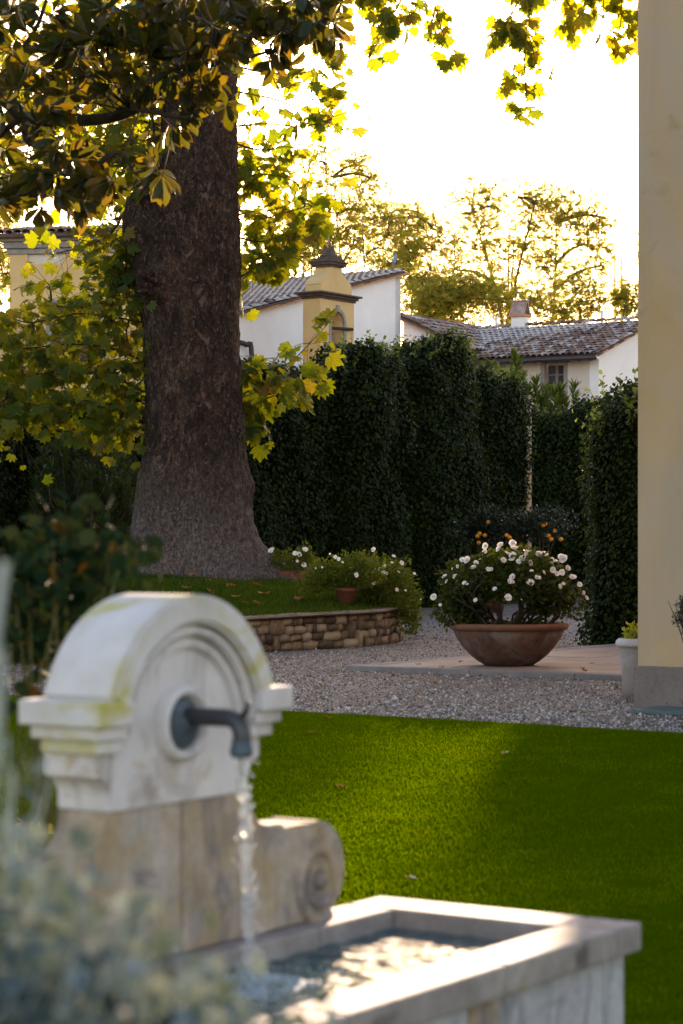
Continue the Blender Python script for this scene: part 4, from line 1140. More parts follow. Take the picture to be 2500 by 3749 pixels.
# ------------------------------------------------------------------ ivy-covered walls and hedges
def ivy(name, label, path, thick, dens, bul, leaf, cat="hedge", seed=0, back=False, tipfrac=.06):
    """leafy mass along a path of (x, y, top z); leaves cover the near side, top and ends"""
    t = thing(name, label, cat, (path[0][0], path[0][1], 0))
    P = catmull(path, 14); n = len(P)
    nq = 34
    AL = [0.]
    for a_, b_ in zip(P, P[1:]): AL.append(AL[-1] + math.hypot(b_.x - a_.x, b_.y - a_.y))
    so = Vector((seed * 13.7, seed * 3.1, 0))
    def section(i, q):
        p = P[i]; tg = P[min(n - 1, i + 1)] - P[max(0, i - 1)]; tg.z = 0; tg.normalize()
        nr = Vector((tg.y, -tg.x, 0))
        H = p.z; hw = thick / 2
        f = min(1., min(AL[i], AL[-1] - AL[i]) / hw)
        sgn = -1 if i < n / 2 else 1
        hw *= max(.04, math.sqrt(1 - (1 - f) ** 2)); H *= .84 + .16 * math.sqrt(f)
        # superellipse: near foot, up, over the rounded top, down the far side
        a = q * PI
        ca = math.copysign(abs(math.cos(a)) ** .28, math.cos(a)); sa = abs(math.sin(a)) ** .38
        c = Vector((p.x, p.y, 0)) + nr * (ca * hw) + Z * (H * sa)
        out = (nr * ca * max(.05, f) + tg * (sgn * (1 - f)) + Z * max(0, math.sin(a) - .6) * 1.5).normalized()
        b = bul * (noise.noise(c * .5 + so) * 1.1 + .75 * noise.noise(c * 1.3 + so) + .35 * noise.noise(c * 3.1 + so)) + .05 * noise.noise(c * 6)
        return c + out * b, out
    G = [[section(i, q / (nq - 1)) for q in range(nq)] for i in range(n)]
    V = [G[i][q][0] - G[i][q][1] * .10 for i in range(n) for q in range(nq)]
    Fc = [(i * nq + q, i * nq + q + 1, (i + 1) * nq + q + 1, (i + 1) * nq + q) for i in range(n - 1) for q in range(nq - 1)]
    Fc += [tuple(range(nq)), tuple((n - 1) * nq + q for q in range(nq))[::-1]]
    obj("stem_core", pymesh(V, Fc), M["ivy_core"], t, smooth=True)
    # area-weighted leaf scatter
    quads, ar = [], []
    for i in range(n - 1):
        for q in range(nq - 1):
            a, b, c, d = G[i][q][0], G[i][q + 1][0], G[i + 1][q + 1][0], G[i + 1][q][0]
            A = (b - a).cross(d - a).length
            o = G[i][q][1]
            w = 1.0 if (o.y < .45 or o.z > .5) else (.25 if not back else .8)
            quads.append((a, b, c, d, o)); ar.append(A * w)
    ar = np.array(ar); N_ = int(dens * ar.sum())
    idx = rng.choice(len(quads), N_, p=ar / ar.sum())
    uv = rng.random((N_, 2))
    Pq = np.array([[tuple(k) for k in quads[i]] for i in range(len(quads))])[idx]
    u_, v_ = uv[:, :1], uv[:, 1:]
    pos = Pq[:, 0] * (1 - u_) * (1 - v_) + Pq[:, 1] * u_ * (1 - v_) + Pq[:, 2] * u_ * v_ + Pq[:, 3] * (1 - u_) * v_
    out = Pq[:, 4]
    pos = pos + out * np.maximum(-.1, rng.normal(0, .075, (N_, 1))) + rng.normal(0, .03, (N_, 3))
    pos[:, 2] = np.maximum(pos[:, 2], .02)
    S = leaf * rng.uniform(.6, 1.25, N_)
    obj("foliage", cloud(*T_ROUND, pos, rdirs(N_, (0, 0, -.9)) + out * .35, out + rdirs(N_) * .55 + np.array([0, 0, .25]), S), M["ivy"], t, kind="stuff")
    # young shoots standing out of the top
    top = [G[i][q][0] for i in range(n) for q in range(nq) if .3 < q / nq < .7 and G[i][q][1].y < .6]
    tp, ta = [], []; sh = Acc()
    for _ in range(int(len(top) * tipfrac)):
        b = random.choice(top); L = random.uniform(.12, .42)
        e = b + Vector((random.gauss(0, .5), random.gauss(0, .3), 1)).normalized() * L
        mid = b.lerp(e, .5) + Vector((random.gauss(0, .04), 0, 0))
        sh.tube([b, mid, e], [.006, .004, .002], 4)
        for k in range(int(4 + L * 26)):
            f = random.random()
            tp.append((b.lerp(mid, f * 2) if f < .5 else mid.lerp(e, f * 2 - 1)) + Vector((random.gauss(0, .03), random.gauss(0, .03), random.gauss(0, .02))))
    if tp:
        obj("shoots", sh.mesh(), M["stem_green"], t, kind="stuff")
        k = len(tp)
        obj("young_leaves", cloud(*T_ROUND, np.array([tuple(p) for p in tp]), rdirs(k, (0, 0, .3)), rdirs(k, (0, -.3, .6)), rng.uniform(.05, .1, k)), M["ivy_tip"], t, kind="stuff")
    return t
HA = Vector((-2.14, 50, 0))
def hp(L, z, off=0): p = HA + U * L + N * off; return (p.x, p.y, z)
ivy("ivy_wall", "tall dark ivy mass behind the great trunk and left shrubs", [hp(-11, 4.2), hp(-8, 4.2), hp(-5.5, 4.4), hp(-3, 4.9), hp(-.6, 5.35), hp(1.2, 5.45), hp(2.9, 5.5)], 1.6, 330, .3, .09, seed=1, tipfrac=.03)
ivy("ivy_wall", "tall dark ivy column heaped highest before the bell gable", [hp(2.3, 5.6, .2), hp(3.1, 6.0, .3), hp(3.9, 6.1, .35), hp(4.6, 5.95, .3), hp(5.35, 5.6, .2)], 2.0, 340, .36, .09, seed=2, tipfrac=.10)
ivy("ivy_wall", "dark ivy column with bright young shoots below the white chapel gable", [hp(5.2, 5.8, .3), hp(6.0, 6.3, .5), hp(6.9, 6.4, .55), hp(7.6, 6.2, .45), hp(8.25, 5.7, .3)], 2.0, 340, .34, .09, seed=3, tipfrac=.16)
ivy("ivy_wall", "narrow dark ivy column at the ochre pier end of the wall", [hp(8.2, 5.4, .3), hp(9.0, 5.85, .45), hp(9.9, 5.75, .4), hp(10.9, 5.2, .3)], 1.7, 340, .3, .09, seed=4, tipfrac=.08)
pier = obj("ochre_pier", box_me((10.86, -.35, 0), (11.14, 1.12, 5.35), .03, Matrix(((U.x, N.x, 0, HA.x), (U.y, N.y, 0, HA.y), (0, 0, 1, 0), (0, 0, 0, 1)))), M["ochre"])
tag(pier, "narrow ochre plaster pier at the end of the ivy wall", "pier")
ivy("ivy_hedge", "dark far ivy hedge closing the court behind the orange trees", [(3.8, 66.5, 5.4), (5.5, 65.4, 5.35), (7.5, 64.0, 5.3), (9.5, 62.7, 5.2), (12.5, 60.7, 5.3)], 1.8, 280, .3, .10, seed=5, tipfrac=.14)
ivy("clipped_hedge", "tall clipped dark hedge column standing beside the villa corner", [(3.85, 33.7, 3.65), (4.3, 34.0, 3.85), (4.9, 34.4, 4.0), (6.5, 35.4, 4.05), (8.5, 36.8, 4.0)], 1.5, 700, .12, .065, seed=6, tipfrac=.05)
kb = obj("dark_kerb", box_me((-10, .95, 0), (12, 1.15, .16), .02, Matrix(((U.x, N.x, 0, HA.x), (U.y, N.y, 0, HA.y), (0, 0, 1, 0), (0, 0, 0, 1)))), M["dark_stone"]); kb["kind"] = "structure"

# oleanders
def oleander(name, label, base, spots, leaf, n_per, mat="oleander", group=None):
    t = thing(name, label, "shrub", base, group); st = Acc(); Pl, Al, Nl = [], [], []
    for (tip, L) in spots:
        b = Vector(base) + Vector((random.gauss(0, .25), random.gauss(0, .2), 0))
        P = catmull([b, b.lerp(tip, .5) + Vector((random.gauss(0, .1), 0, .1)), tip - Vector((0, 0, L)), tip], 5)
        st.tube(P, [.022 * (1 - .8 * i / (len(P) - 1)) + .003 for i in range(len(P))], 5)
        for k in range(n_per):
            f = random.random() ** .7
            p = tip - Vector((0, 0, L * (1 - f)))
            a = random.uniform(0, 2 * PI); el = .35 + .75 * f + random.gauss(0, .15)
            Pl.append(p + Vector((random.gauss(0, .02), random.gauss(0, .02), 0))); Al.append((math.cos(a) * math.cos(el), math.sin(a) * math.cos(el), math.sin(el)))
            Nl.append((-math.cos(a) * math.sin(el), -math.sin(a) * math.sin(el), math.cos(el)))
    obj("stems", st.mesh(), M["bark_dark"], t)
    k = len(Pl)
    obj("foliage", cloud(*T_LANCE, np.array([tuple(p) for p in Pl]), np.array(Al), np.array(Nl), leaf * rng.uniform(.65, 1.2, k)), M[mat], t, kind="stuff")
    return t
sp = []
for px, py in ((1050, 835), (1070, 800), (1090, 830), (1110, 850), (1130, 845), (1150, 860), (1178, 825), (1200, 870), (1170, 870), (1230, 865), (1250, 880), (1215, 900), (1270, 885), (1292, 880), (1320, 895), (1300, 910), (1190, 850), (1140, 880), (1100, 870), (1065, 860), (1245, 905), (1160, 900), (1120, 900), (1280, 915), (1040, 870), (1085, 890), (1205, 920), (1260, 925)):
    sp.append((at(px + random.uniform(-5, 5), py + (14 if 1222 < px < 1310 else -6), 67 + random.uniform(-.8, .8)), random.uniform(.8, 1.5)))
oleander("oleander", "tall light-green oleander rising over the hedge before the window", Vector((5.2, 67.3, 0)), sp, .34, 75)
sp = []
for _ in range(120):
    a = random.uniform(0, 2 * PI); r = math.sqrt(random.random())
    px = 195 + 125 * r * math.cos(a); py = 1130 + 150 * r * math.sin(a)
    sp.append((at(px, py, 42 + random.uniform(-.9, .9)), random.uniform(.4, .8)))
oleander("oleander", "dark rounded oleander bush left of the great trunk", Vector((-4.75, 42, .0)), sp, .2, 42, "oleander_dark")

# orange trees in pots
for i, (px, d, fr, lab) in enumerate(((1125, 50, [(1096, 1231), (1101, 1225), (1113, 1229), (1099, 1246), (1121, 1199)], "little potted orange tree in front of the ochre pier"), (1240, 49, [(1163, 1229), (1170, 1234), (1247, 1206), (1252, 1203), (1273, 1219), (1265, 1238), (1287, 1238), (1259, 1230)], "broader potted orange tree heavy with fruit before the far hedge"))):
    b = at(px, 1300, d); b.z = 0
    q = obj("clay_pot", pot_me(b, .34, .55), M["red_pot"], smooth=True); tag(q, ("clay pot of the little orange tree by the ochre pier", "clay pot of the broader orange tree before the far hedge")[i], "pot")
    cz = at(px, 1205, d).z
    rx = .55 if i == 0 else .75
    t = bush("orange_tree", lab, "tree", b + Vector((0, 0, .5)), [(Vector((b.x, b.y, cz)), rx, rx, .42, 3), (Vector((b.x - .4, b.y, cz - .1)), .4, .4, .3, 1)], 2600, .085, M["citrus"], 12, M["bark_dark"], stemr=.02)
    for fx, fy in fr:
        bm = bmesh.new(); bmesh.ops.create_icosphere(bm, subdivisions=2, radius=.05)
        p = at(fx, fy, d - .5)
        obj("orange", bm_mesh(bm, Matrix.Translation(p) @ Matrix.Diagonal((1, 1, .94, 1))), M["orange"], t, smooth=True)

# floodlight on the ivy
lp = at(677, 897, 49.5)
fl = thing("floodlight", "small floodlight with a bluish glass fixed on the ivy", "lamp", lp)
obj("housing", prism_me([(-.13, -.09), (.10, -.09), (.13, .0), (.10, .09), (-.04, .09)], -.05, .05, Matrix.Translation(lp), .01), M["iron"], fl)
obj("glass", prism_me([(-.11, -.075), (.085, -.075), (.085, .07), (-.035, .07)], -.062, -.052, Matrix.Translation(lp)), M["lamp_glass"], fl)
ac = Acc(); ac.tube([lp + Vector((0, .05, -.05)), lp + Vector((0, .3, -.1)), lp + Vector((0, .9, -.1))], .015, 6); obj("bracket", ac.mesh(), M["iron"], fl)

# ------------------------------------------------------------------ houses
def tile_me():
    V, Fc = [], []
    k = 6
    for (y, r, lift) in ((0, .5, .16), (1.0, .40, .0)):
        for inner in (0, 1):
            rr = r * (1 if not inner else .84)
            for i in range(k + 1):
                a = PI * i / k
                V.append((rr * math.cos(a), y, lift + rr * .78 * math.sin(a)))
    n = k + 1
    for i in range(k):
        Fc.append((i, i + 1, 2 * n + i + 1, 2 * n + i))
        Fc.append((i, n + i, n + i + 1, i + 1))
    return pymesh(V, Fc)
TILE = tile_me(); TILE.materials.append(M["tile"])
TILE.polygons.foreach_set("use_smooth", np.array([i % 2 == 0 for i in range(len(TILE.polygons))]))
tv_t = np.array([tuple(v.co) for v in TILE.vertices]); tf_t = [tuple(p.vertices) for p in TILE.polygons]
def tiled(parent, O, e, v, Le, Lv, pitch, course, nmax=300, clip=None, trim=None):
    nrml = e.cross(v).normalized()
    if nrml.z < 0: nrml = -nrml
    rf = obj("roof", pymesh([O - nrml * .09, O + e * Le - nrml * .09, O + e * Le + v * Lv - nrml * .09, O + v * Lv - nrml * .09, O - nrml * .01, O + e * Le - nrml * .01, O + e * Le + v * Lv - nrml * .01, O + v * Lv - nrml * .01],
                            [(0, 1, 2, 3), (4, 5, 6, 7), (0, 1, 5, 4), (1, 2, 6, 5), (2, 3, 7, 6), (3, 0, 4, 7)]), M["deck"], parent)
    cells = []
    for i in range(int(Le / pitch)):
        for j in range(int(Lv / course)):
            p = O + e * ((i + .5) * pitch) + v * (j * course)
            if clip and not clip(p): continue
            cells.append((p.length, p, i, j))
    cells.sort(key=lambda c: c[0])
    X, Y, Zz = e, v, nrml
    if X.cross(Y).dot(Zz) < 0: X = -X
    rest = []
    for q, (dd, p, i, j) in enumerate(cells):
        R = Matrix((X, Y, Zz)).transposed().to_4x4() @ Matrix.Rotation(random.gauss(0, .035), 4, 'Z') @ Matrix.Rotation(random.gauss(0, .02), 4, 'X')
        Mx = Matrix.Translation(p + nrml * random.uniform(0, .012)) @ R @ Matrix.Diagonal((pitch * random.uniform(.95, 1.05), course * 1.16, pitch * .95, 1))
        if q < nmax: obj("roof_tile", TILE, None, rf, Mx)
        else: rest.append(Mx)
    if rest:
        n = len(tv_t)
        V, Fc = [], []
        for k, Mx in enumerate(rest):
            V += [Mx @ Vector(t) for t in tv_t]; Fc += [tuple(k * n + a for a in f) for f in tf_t]
        obj("roof_tile_field", pymesh(V, Fc), M["tile"], rf, kind="stuff")
    return rf
def ridge(parent, a, b, r=.13, L=.42):
    d = b - a; n = int(d.length / L); d.normalize(); s = d.cross(Z).normalized()
    for i in range(n):
        R = Matrix((s, d, Z)).transposed().to_4x4()
        obj("ridge_tile", TILE, None, parent, Matrix.Translation(a + d * (i * L) - Z * .05) @ R @ Matrix.Rotation(random.gauss(0, .03), 4, 'Z') @ Matrix.Diagonal((r * 2, L * 1.12, r * 2, 1)))
def wallpoly(name, pts, nrml, th, mat, parent):
    """a wall slab: outline in space, thickened away from its outward normal"""
    V = [p for p in pts] + [p - nrml * th for p in pts]; n = len(pts)
    bm = bmesh.new(); bv = [bm.verts.new(v) for v in V]
    bm.faces.new(bv[:n]); bm.faces.new(bv[n:][::-1])
    for i in range(n): bm.faces.new((bv[i], bv[(i + 1) % n], bv[n + (i + 1) % n], bv[n + i]))
    return obj(name, bm_mesh(bm), mat, parent)

# chapel
RC = at(920, 622, 80.0)                                           # gable top, far right
ch = thing("chapel", "white chapel side with a long tiled roof rising to the right", "building", (RC.x, RC.y, 0))
Lw = 14.0; slope = .2305
EC = RC - U * Lw; EC.z = RC.z - Lw * slope
g = lambda p, z: Vector((p.x, p.y, z))
wallpoly("wall", [g(EC, 0), g(EC, EC.z - .16), g(RC, RC.z - .16), g(RC, 0)], N, .4, M["white_wall"], ch)
bk = RC - N * 8
wallpoly("wall", [g(RC, 0), g(RC, RC.z - .17), g(bk, RC.z - .17), g(bk, 0)], U, .35, M["white_wall"], ch)
wallpoly("wall", [g(EC - N * .41, 0), g(EC - N * .41, EC.z - .17), g(EC - N * 8, EC.z - .17), g(EC - N * 8, 0)], -U, .35, M["white_wall"], ch)
vdir = (U + Z * slope).normalized()
O = EC + N * .16 - U * .3; O.z = EC.z - .07 - .0
rfc = tiled(ch, O, -N, vdir, 8.2, Lw * math.sqrt(1 + slope ** 2) + .32, .25, .44)
# terracotta verge course of lapped bricks
for i in range(34):
    p = EC + U * (i * .42) + N * .17; p.z = EC.z - .165 + i * .42 * slope
    R = Matrix((vdir, N, vdir.cross(N) if vdir.cross(N).z > 0 else -vdir.cross(N))).transposed().to_4x4()
    obj("verge_brick", box_me((0, -.2, 0), (.43, .02 + .01 * (i % 2), .05 + .012 * (i % 3)), 0, Matrix.Translation(p) @ R), M["tile_edge"], rfc)
ridge(rfc, RC + N * .1 + Z * .04, RC - N * 8)
# downpipe and small window by the trunk
wp = EC + U * 4.3
for pz in (0,):
    a = at(548, 770, 71.6); ac = Acc()
    q0 = RC - U * 9.6 + N * .16
    ac.tube(catmull([Vector((q0.x - .3, q0.y, 7.9)), Vector((q0.x + .05, q0.y, 7.8)), Vector((q0.x + .22, q0.y, 7.4)), Vector((q0.x + .22, q0.y, 3))], 5), .085, 8)
    obj("downpipe", ac.mesh(), M["gutter"], ch, smooth=True)
# lower wing: ridge runs back from the gable, roof falls to the right
W0 = at(925, 728, 80.2)
wg = thing("chapel_wing", "low wing with a tiled roof falling from the chapel gable to the right", "building", (W0.x, W0.y, 0))
vN = (-N + Z * .46).normalized()
Ln = 2.9
OW = W0 + N * Ln; OW.z = W0.z - Ln * .46
OW2 = OW - U * .15
wallpoly("wall", [g(W0, 0), g(W0, W0.z - .14), g(OW, OW.z - .14), g(OW, 0)], -U, .3, M["white_wall"], wg)
rw = tiled(wg, OW2 + N * .1, U, vN, 8.5, Ln * math.sqrt(1 + .46 ** 2) + .1, .24, .40, 260)
for i in range(8):
    p = OW2 + (-N) * (i * .38); p.z = OW2.z - .12 + i * .38 * .46
    up = vN.cross(U); up = up if up.z > 0 else -up
    R = Matrix((vN, -U, up)).transposed().to_4x4()
    obj("verge_brick", box_me((0, -.05, 0), (.42, .03 + .01 * (i % 2), .055), 0, Matrix.Translation(p) @ R), M["tile_edge"], rw)
ridge(rw, W0 + Z * .06 - U * .1, W0 + Z * .06 + U * 8.5)
# bell gable
G0 = Vector((at(735, 700, 70).x, 70, 0))
bg = thing("bell_gable", "yellow bell gable with dark cornices, an arch and an iron cross", "bell gable", G0)
GM = Matrix(((U.x, -N.x, 0, G0.x), (U.y, -N.y, 0, G0.y), (0, 0, 1, 0), (0, 0, 0, 1)))       # x along the front, y back from it
gz = lambda y: EYE + (HOR - y) * 70 / F
wG, dG = 1.91, .64
ax0, ax1, spring, zb_ = .62, 1.34, gz(736), 4.5
arch = [(ax1 - (ax1 - ax0) * (.5 - .5 * math.cos(PI * (1 - i / 14))), spring + (ax1 - ax0) / 2 * math.sin(PI * i / 14)) for i in range(15)]
arch = [((ax0 + ax1) / 2 + (ax1 - ax0) / 2 * math.cos(PI * i / 14), spring + (ax1 - ax0) / 2 * math.sin(PI * i / 14)) for i in range(15)]
cz = gz(684)
obj("gable_front", prism_me([(0, zb_), (0, cz), (wG, cz), (wG, zb_), (ax1, zb_)] + arch + [(ax0, zb_)], 0, dG, GM), M["yellow_wall"], bg)
rr = .12
sur = [((ax0 + ax1) / 2 + ((ax1 - ax0) / 2 + rr) * math.cos(PI * i / 14), spring + ((ax1 - ax0) / 2 + rr) * math.sin(PI * i / 14)) for i in range(15)]
obj("arch_surround", prism_me([(ax1 + rr, zb_)] + sur + [(ax0 - rr, zb_), (ax0, zb_)] + arch[::-1] + [(ax1, zb_)], -.018, .05, GM), M["grey_stone"], bg)
kx = (ax0 + ax1) / 2
obj("keystone", prism_me([(kx - .06, spring + .36), (kx + .06, spring + .36), (kx + .1, spring + .56), (kx - .1, spring + .56)], -.035, .03, GM), M["grey_stone"], bg)
for o_, za, zb2 in ((.05, cz, cz + .07), (.11, cz + .071, cz + .15), (.20, cz + .151, cz + .21)):
    obj("cornice", box_me((-o_, -o_, za), (wG + o_, dG + o_, zb2), .012, GM), M["dark_stone"], bg)
cz2 = cz + .211; czt = gz(607)
xm = .95
hp_ = [(.86, cz2), (.86, cz2 + .22)]
H_ = czt - cz2
for k, w in ((.30, .88), (.42, .84), (.52, .74), (.62, .58), (.72, .45), (.82, .37), (.92, .33), (1.0, .315)): hp_.append((w, cz2 + H_ * k))
prf = [(xm + w, z) for w, z in hp_] + [(xm - w, z) for w, z in hp_[::-1]]
obj("gable_head", prism_me(prf, .03, dG - .03, GM), M["yellow_wall"], bg, smooth=False)
for w, o_, za, zb2 in ((.38, .04, 0, .07), (.45, .1, .071, .15), (.5, .15, .151, .20)):
    obj("cornice", box_me((xm - w, -o_ + .03, czt + za), (xm + w, dG + o_ - .03, czt + zb2), .012, GM), M["dark_stone"], bg)
ft = czt + .201
bm = bmesh.new()
for w, za, zb2 in ((.33, 0, .11), (.27, .111, .16), (.21, .161, .21)): bm_box(bm, (xm - w, dG / 2 - w, ft + za), (xm + w, dG / 2 + w, ft + zb2), .03)
r_ = bmesh.ops.create_cone(bm, segments=4, radius1=.24, radius2=.15, depth=.30, cap_ends=True, matrix=Matrix.Translation((xm, dG / 2, ft + .36)) @ Matrix.Rotation(PI / 4, 4, 'Z'))
obj("finial", bm_mesh(bm, GM), M["dark_stone"], bg)
ac = Acc(); ctr = GM @ Vector((xm, dG / 2, 0))
ac.tube([Vector((ctr.x, ctr.y, ft + .5)), Vector((ctr.x, ctr.y, gz(492)))], .018, 6)
a = gz(519); ac.tube([Vector((ctr.x, ctr.y, a)) - U * .30, Vector((ctr.x, ctr.y, a)) + U * .30], .02, 6)
obj("iron_cross", ac.mesh(), M["grey_stone"], bg)
ac = Acc(); z_ = gz(749); ac.tube([GM @ Vector((ax0 - .03, .1, z_)), GM @ Vector((ax1 + .34, -.10, z_ + .03))], .05, 8)
obj("bell_beam", ac.mesh(), M["wood_dark"], bg)
obj("bell", lathe_me([(0, 0), (.07, -.01), (.11, -.06), (.13, -.2), (.17, -.33), (.23, -.42), (.21, -.42), (.12, -.25), (0, -.1)], 24, Matrix.Translation(GM @ Vector(((ax0 + ax1) / 2 + .06, .32, z_ - .06)))), M["bronze"], bg, smooth=True)
ac = Acc(); q = GM @ Vector((ax1 + .30, -.1, z_)); ac.tube([q, q - Z * 1.6], .008, 5); obj("bell_cord", ac.mesh(), M["wood_dark"], bg)

# right house
K = at(1375, 806, 76.0)
ho = thing("white_house", "white farmhouse with a broad tiled roof and one grey-framed window", "building", (K.x, K.y, 0))
ez = K.z; sl = .33; dep = 4.2; Lf = 7.2
KR = K + U * dep; KR.z = ez + dep * sl
KB = K + U * (2 * dep)
wallpoly("gable_wall", [g(K, 0), g(K, ez - .02), g(KR, KR.z - .02), g(KB, ez - .02), g(KB, 0)], N, .35, M["white_wall"], ho)
# front wall round the window opening, its duller side painted as shade
X0 = lambda px: 0
def along_front(px):
    k = (px - CX) / F
    return (K.x - k * K.y) / (k * -N.y * -1 * -1 + N.x) if False else (K.x - k * K.y) / (N.x - k * N.y)
wa_, wb_ = along_front(1302), along_front(1243)
zw1 = EYE + (HOR - 828) * 77.2 / F; zw0 = zw1 - 1.25
HM = Matrix(((-N.x, U.x, 0, K.x), (-N.y, U.y, 0, K.y), (0, 0, 1, 0), (0, 0, 0, 1)))       # x leftwards along the front, y into the house
def hbox(name, a, b, mat, parent=ho, bev=0): return obj(name, box_me(a, b, bev, HM), M[mat], parent)
hbox("front_wall", (.352, 0, 0), (wa_, .35, ez - .05), "beige_and_shade_wall"); hbox("front_wall", (wb_, 0, 0), (Lf, .35, ez - .05), "beige_and_shade_wall")
hbox("front_wall", (wa_ + .001, 0, 0), (wb_ - .001, .35, zw0), "beige_and_shade_wall"); hbox("front_wall", (wa_ + .001, 0, zw1), (wb_ - .001, .35, ez - .05), "beige_and_shade_wall")
hbox("side_wall", (Lf - .35, .352, 0), (Lf, 8, ez), "white_wall")
wi = hbox("window", (wa_ + .1, .20, zw0 + .01), (wb_ - .1, .26, zw1 - .1), "win_frame")
sw = wb_ - wa_
for a, b in (((wa_ - .02, -.03, zw1 - .12), (wb_ + .02, .16, zw1 + .02)), ((wa_ - .02, -.03, zw0), (wa_ + .12, .16, zw1 - .121)), ((wb_ - .12, -.03, zw0), (wb_ + .02, .16, zw1 - .121)), ((wa_ - .06, -.06, zw0 - .12), (wb_ + .06, .16, zw0 - .001))):
    hbox("surround", a, b, "grey_stone", wi)
wm = (wa_ + wb_) / 2
for (a, b) in ((wa_ + .16, wm - .04), (wm + .04, wb_ - .16)):
    for (c, d) in ((zw0 + .08, zw0 + .40), (zw0 + .44, zw0 + .74), (zw0 + .78, zw1 - .18)):
        hbox("pane", (a + .02, .185, c), (b - .02, .199, d), "pane", wi)
vh = (U + Z * sl).normalized()
O = K + N * .2 - U * .55; O.z = ez - .55 * sl + .03
rh = tiled(ho, O, -N, vh, 7.6, (dep + .55) * math.sqrt(1 + sl * sl), .225, .36)
ridge(rh, KR + N * .2 + Z * .10, KR - N * 7.3 + Z * .10)
for i in range(12):
    p = K - U * .5 + U * (i * .40) + N * .2; p.z = O.z - .10 + (i * .40 + .05) * sl
    up = vh.cross(N); up = up if up.z > 0 else -up
    obj("verge_brick", box_me((0, -.25, 0), (.41, .0 + .012 * (i % 2), .06), 0, Matrix.Translation(p) @ Matrix((vh, N, up)).transposed().to_4x4()), M["tile_edge"], rh)
ac = Acc(); e0 = O - U * .04 + Z * -.10; ac.tube([e0, e0 - N * 7.3], .085, 10); gt = obj("gutter", ac.mesh(), M["gutter"], rh, smooth=True)
for i in range(17):
    ac = Acc(); q = O - N * (.3 + i * .42); up = vh.cross(N); up = up if up.z > 0 else -up
    obj("rafter_tail", box_me((.05, -.05, -.22), (.6, .05, -.10), 0, Matrix.Translation(q) @ Matrix((vh, N, up)).transposed().to_4x4()), M["wood_dark"], rh)
hbox("eave_end", (.0, -.30, ez - .28), (.12, .0, ez - .06), "white_wall")
# chimney and vent pipes
cq = KR - N * 5.3
cm = obj("chimney", box_me((-.27, -.2, -.3), (.27, .2, .38), .01, Matrix.Translation(cq) @ Matrix((N, U, Z)).transposed().to_4x4()), M["white_wall"], rh)
CMx = Matrix.Translation(cq) @ Matrix((N, -U, Z)).transposed().to_4x4()
cm2 = Matrix.Translation(cq) @ Matrix((N, -U, -N.cross(U))).transposed().to_4x4()
obj("chimney_cap", box_me((-.34, -.28, .381), (.34, .28, .47), .01, CMx), M["tile_edge"], rh)
bm = bmesh.new()
a = [bm.verts.new(CMx @ Vector(v)) for v in ((-.3, -.26, .472), (.3, -.26, .472), (.3, -.06, .95), (-.3, -.06, .95), (-.3, -.20, .472), (.3, -.20, .472), (.3, -.0, .95), (-.3, -.0, .95))]
for f in ((0, 1, 2, 3), (4, 7, 6, 5), (0, 4, 5, 1), (3, 2, 6, 7), (0, 3, 7, 4), (1, 5, 6, 2)): bm.faces.new([a[i] for i in f])
a = [bm.verts.new(CMx @ Vector((x, -y, z))) for x, y, z in ((-.3, -.26, .472), (.3, -.26, .472), (.3, -.06, .95), (-.3, -.06, .95), (-.3, -.20, .472), (.3, -.20, .472), (.3, -.002, .95), (-.3, -.002, .95))]
for f in ((0, 1, 2, 3), (4, 7, 6, 5), (0, 4, 5, 1), (3, 2, 6, 7), (0, 3, 7, 4), (1, 5, 6, 2)): bm.faces.new([a[i] for i in f])
obj("chimney_hood", bm_mesh(bm), M["tile"], rh)
obj("chimney_lid", box_me((-.33, -.12, .952), (.33, .12, 1.0), .01, CMx), M["grey_stone"], rh)
for L in (6.3, 2.0):
    q = KR - N * L; ac = Acc(); ac.tube([q, q + Z * .42], .055, 8); ac.tube([q + Z * .40, q + Z * .46], .08, 8); obj("vent_pipe", ac.mesh(), M["white_wall"], rh)

# pigeon on the chapel ridge
pg = RC + N * .02 - U * .45 + Z * .16
bird = thing("pigeon", "blue-grey pigeon perched on the chapel roof's upper corner", "bird", pg)
def skinned(pts, rad, edges, sub=2):
    me = bpy.data.meshes.new("m"); me.from_pydata([tuple(p) for p in pts], edges, [])
    o = bpy.data.objects.new("tmp", me); COL.objects.link(o)
    sk = o.modifiers.new("s", 'SKIN')
    for v, r in zip(me.skin_vertices[0].data, rad): v.radius = (r, r)
    me.skin_vertices[0].data[0].use_root = True
    ss = o.modifiers.new("u", 'SUBSURF'); ss.levels = sub; ss.render_levels = sub
    dg = bpy.context.evaluated_depsgraph_get()
    out = bpy.data.meshes.new_from_object(o.evaluated_get(dg))
    bpy.data.objects.remove(o)
    return out
B = lambda s, z: pg + Vector((s, -s * .3, z))
obj("body", skinned([B(0, .17), B(.035, .25), B(.04, .32), B(.035, .385), B(.01, .40), B(-.02, .09), B(-.02, -.06)], [.085, .075, .048, .042, .02, .07, .02], [(0, 1), (1, 2), (2, 3), (3, 4), (0, 5), (5, 6)]), M["pigeon"], bird, smooth=True)
for s_ in (-1, 1):
    V = [pg + Vector((s_ * .075 * w + .02, -.01 - .05 * (1 - abs(w - .7)), z)) for w, z in ((.9, .25), (1.1, .17), (.8, .05), (.3, -.05))] + [pg + Vector((s_ * .055 * w + .02, .05, z)) for w, z in ((.8, .25), (1.0, .17), (.7, .05), (.3, -.05))]
    obj("wing", pymesh(V, [(0, 1, 5, 4), (1, 2, 6, 5), (2, 3, 7, 6), (0, 3, 2, 1), (4, 5, 6, 7)]), M["pigeon_dark"], bird)
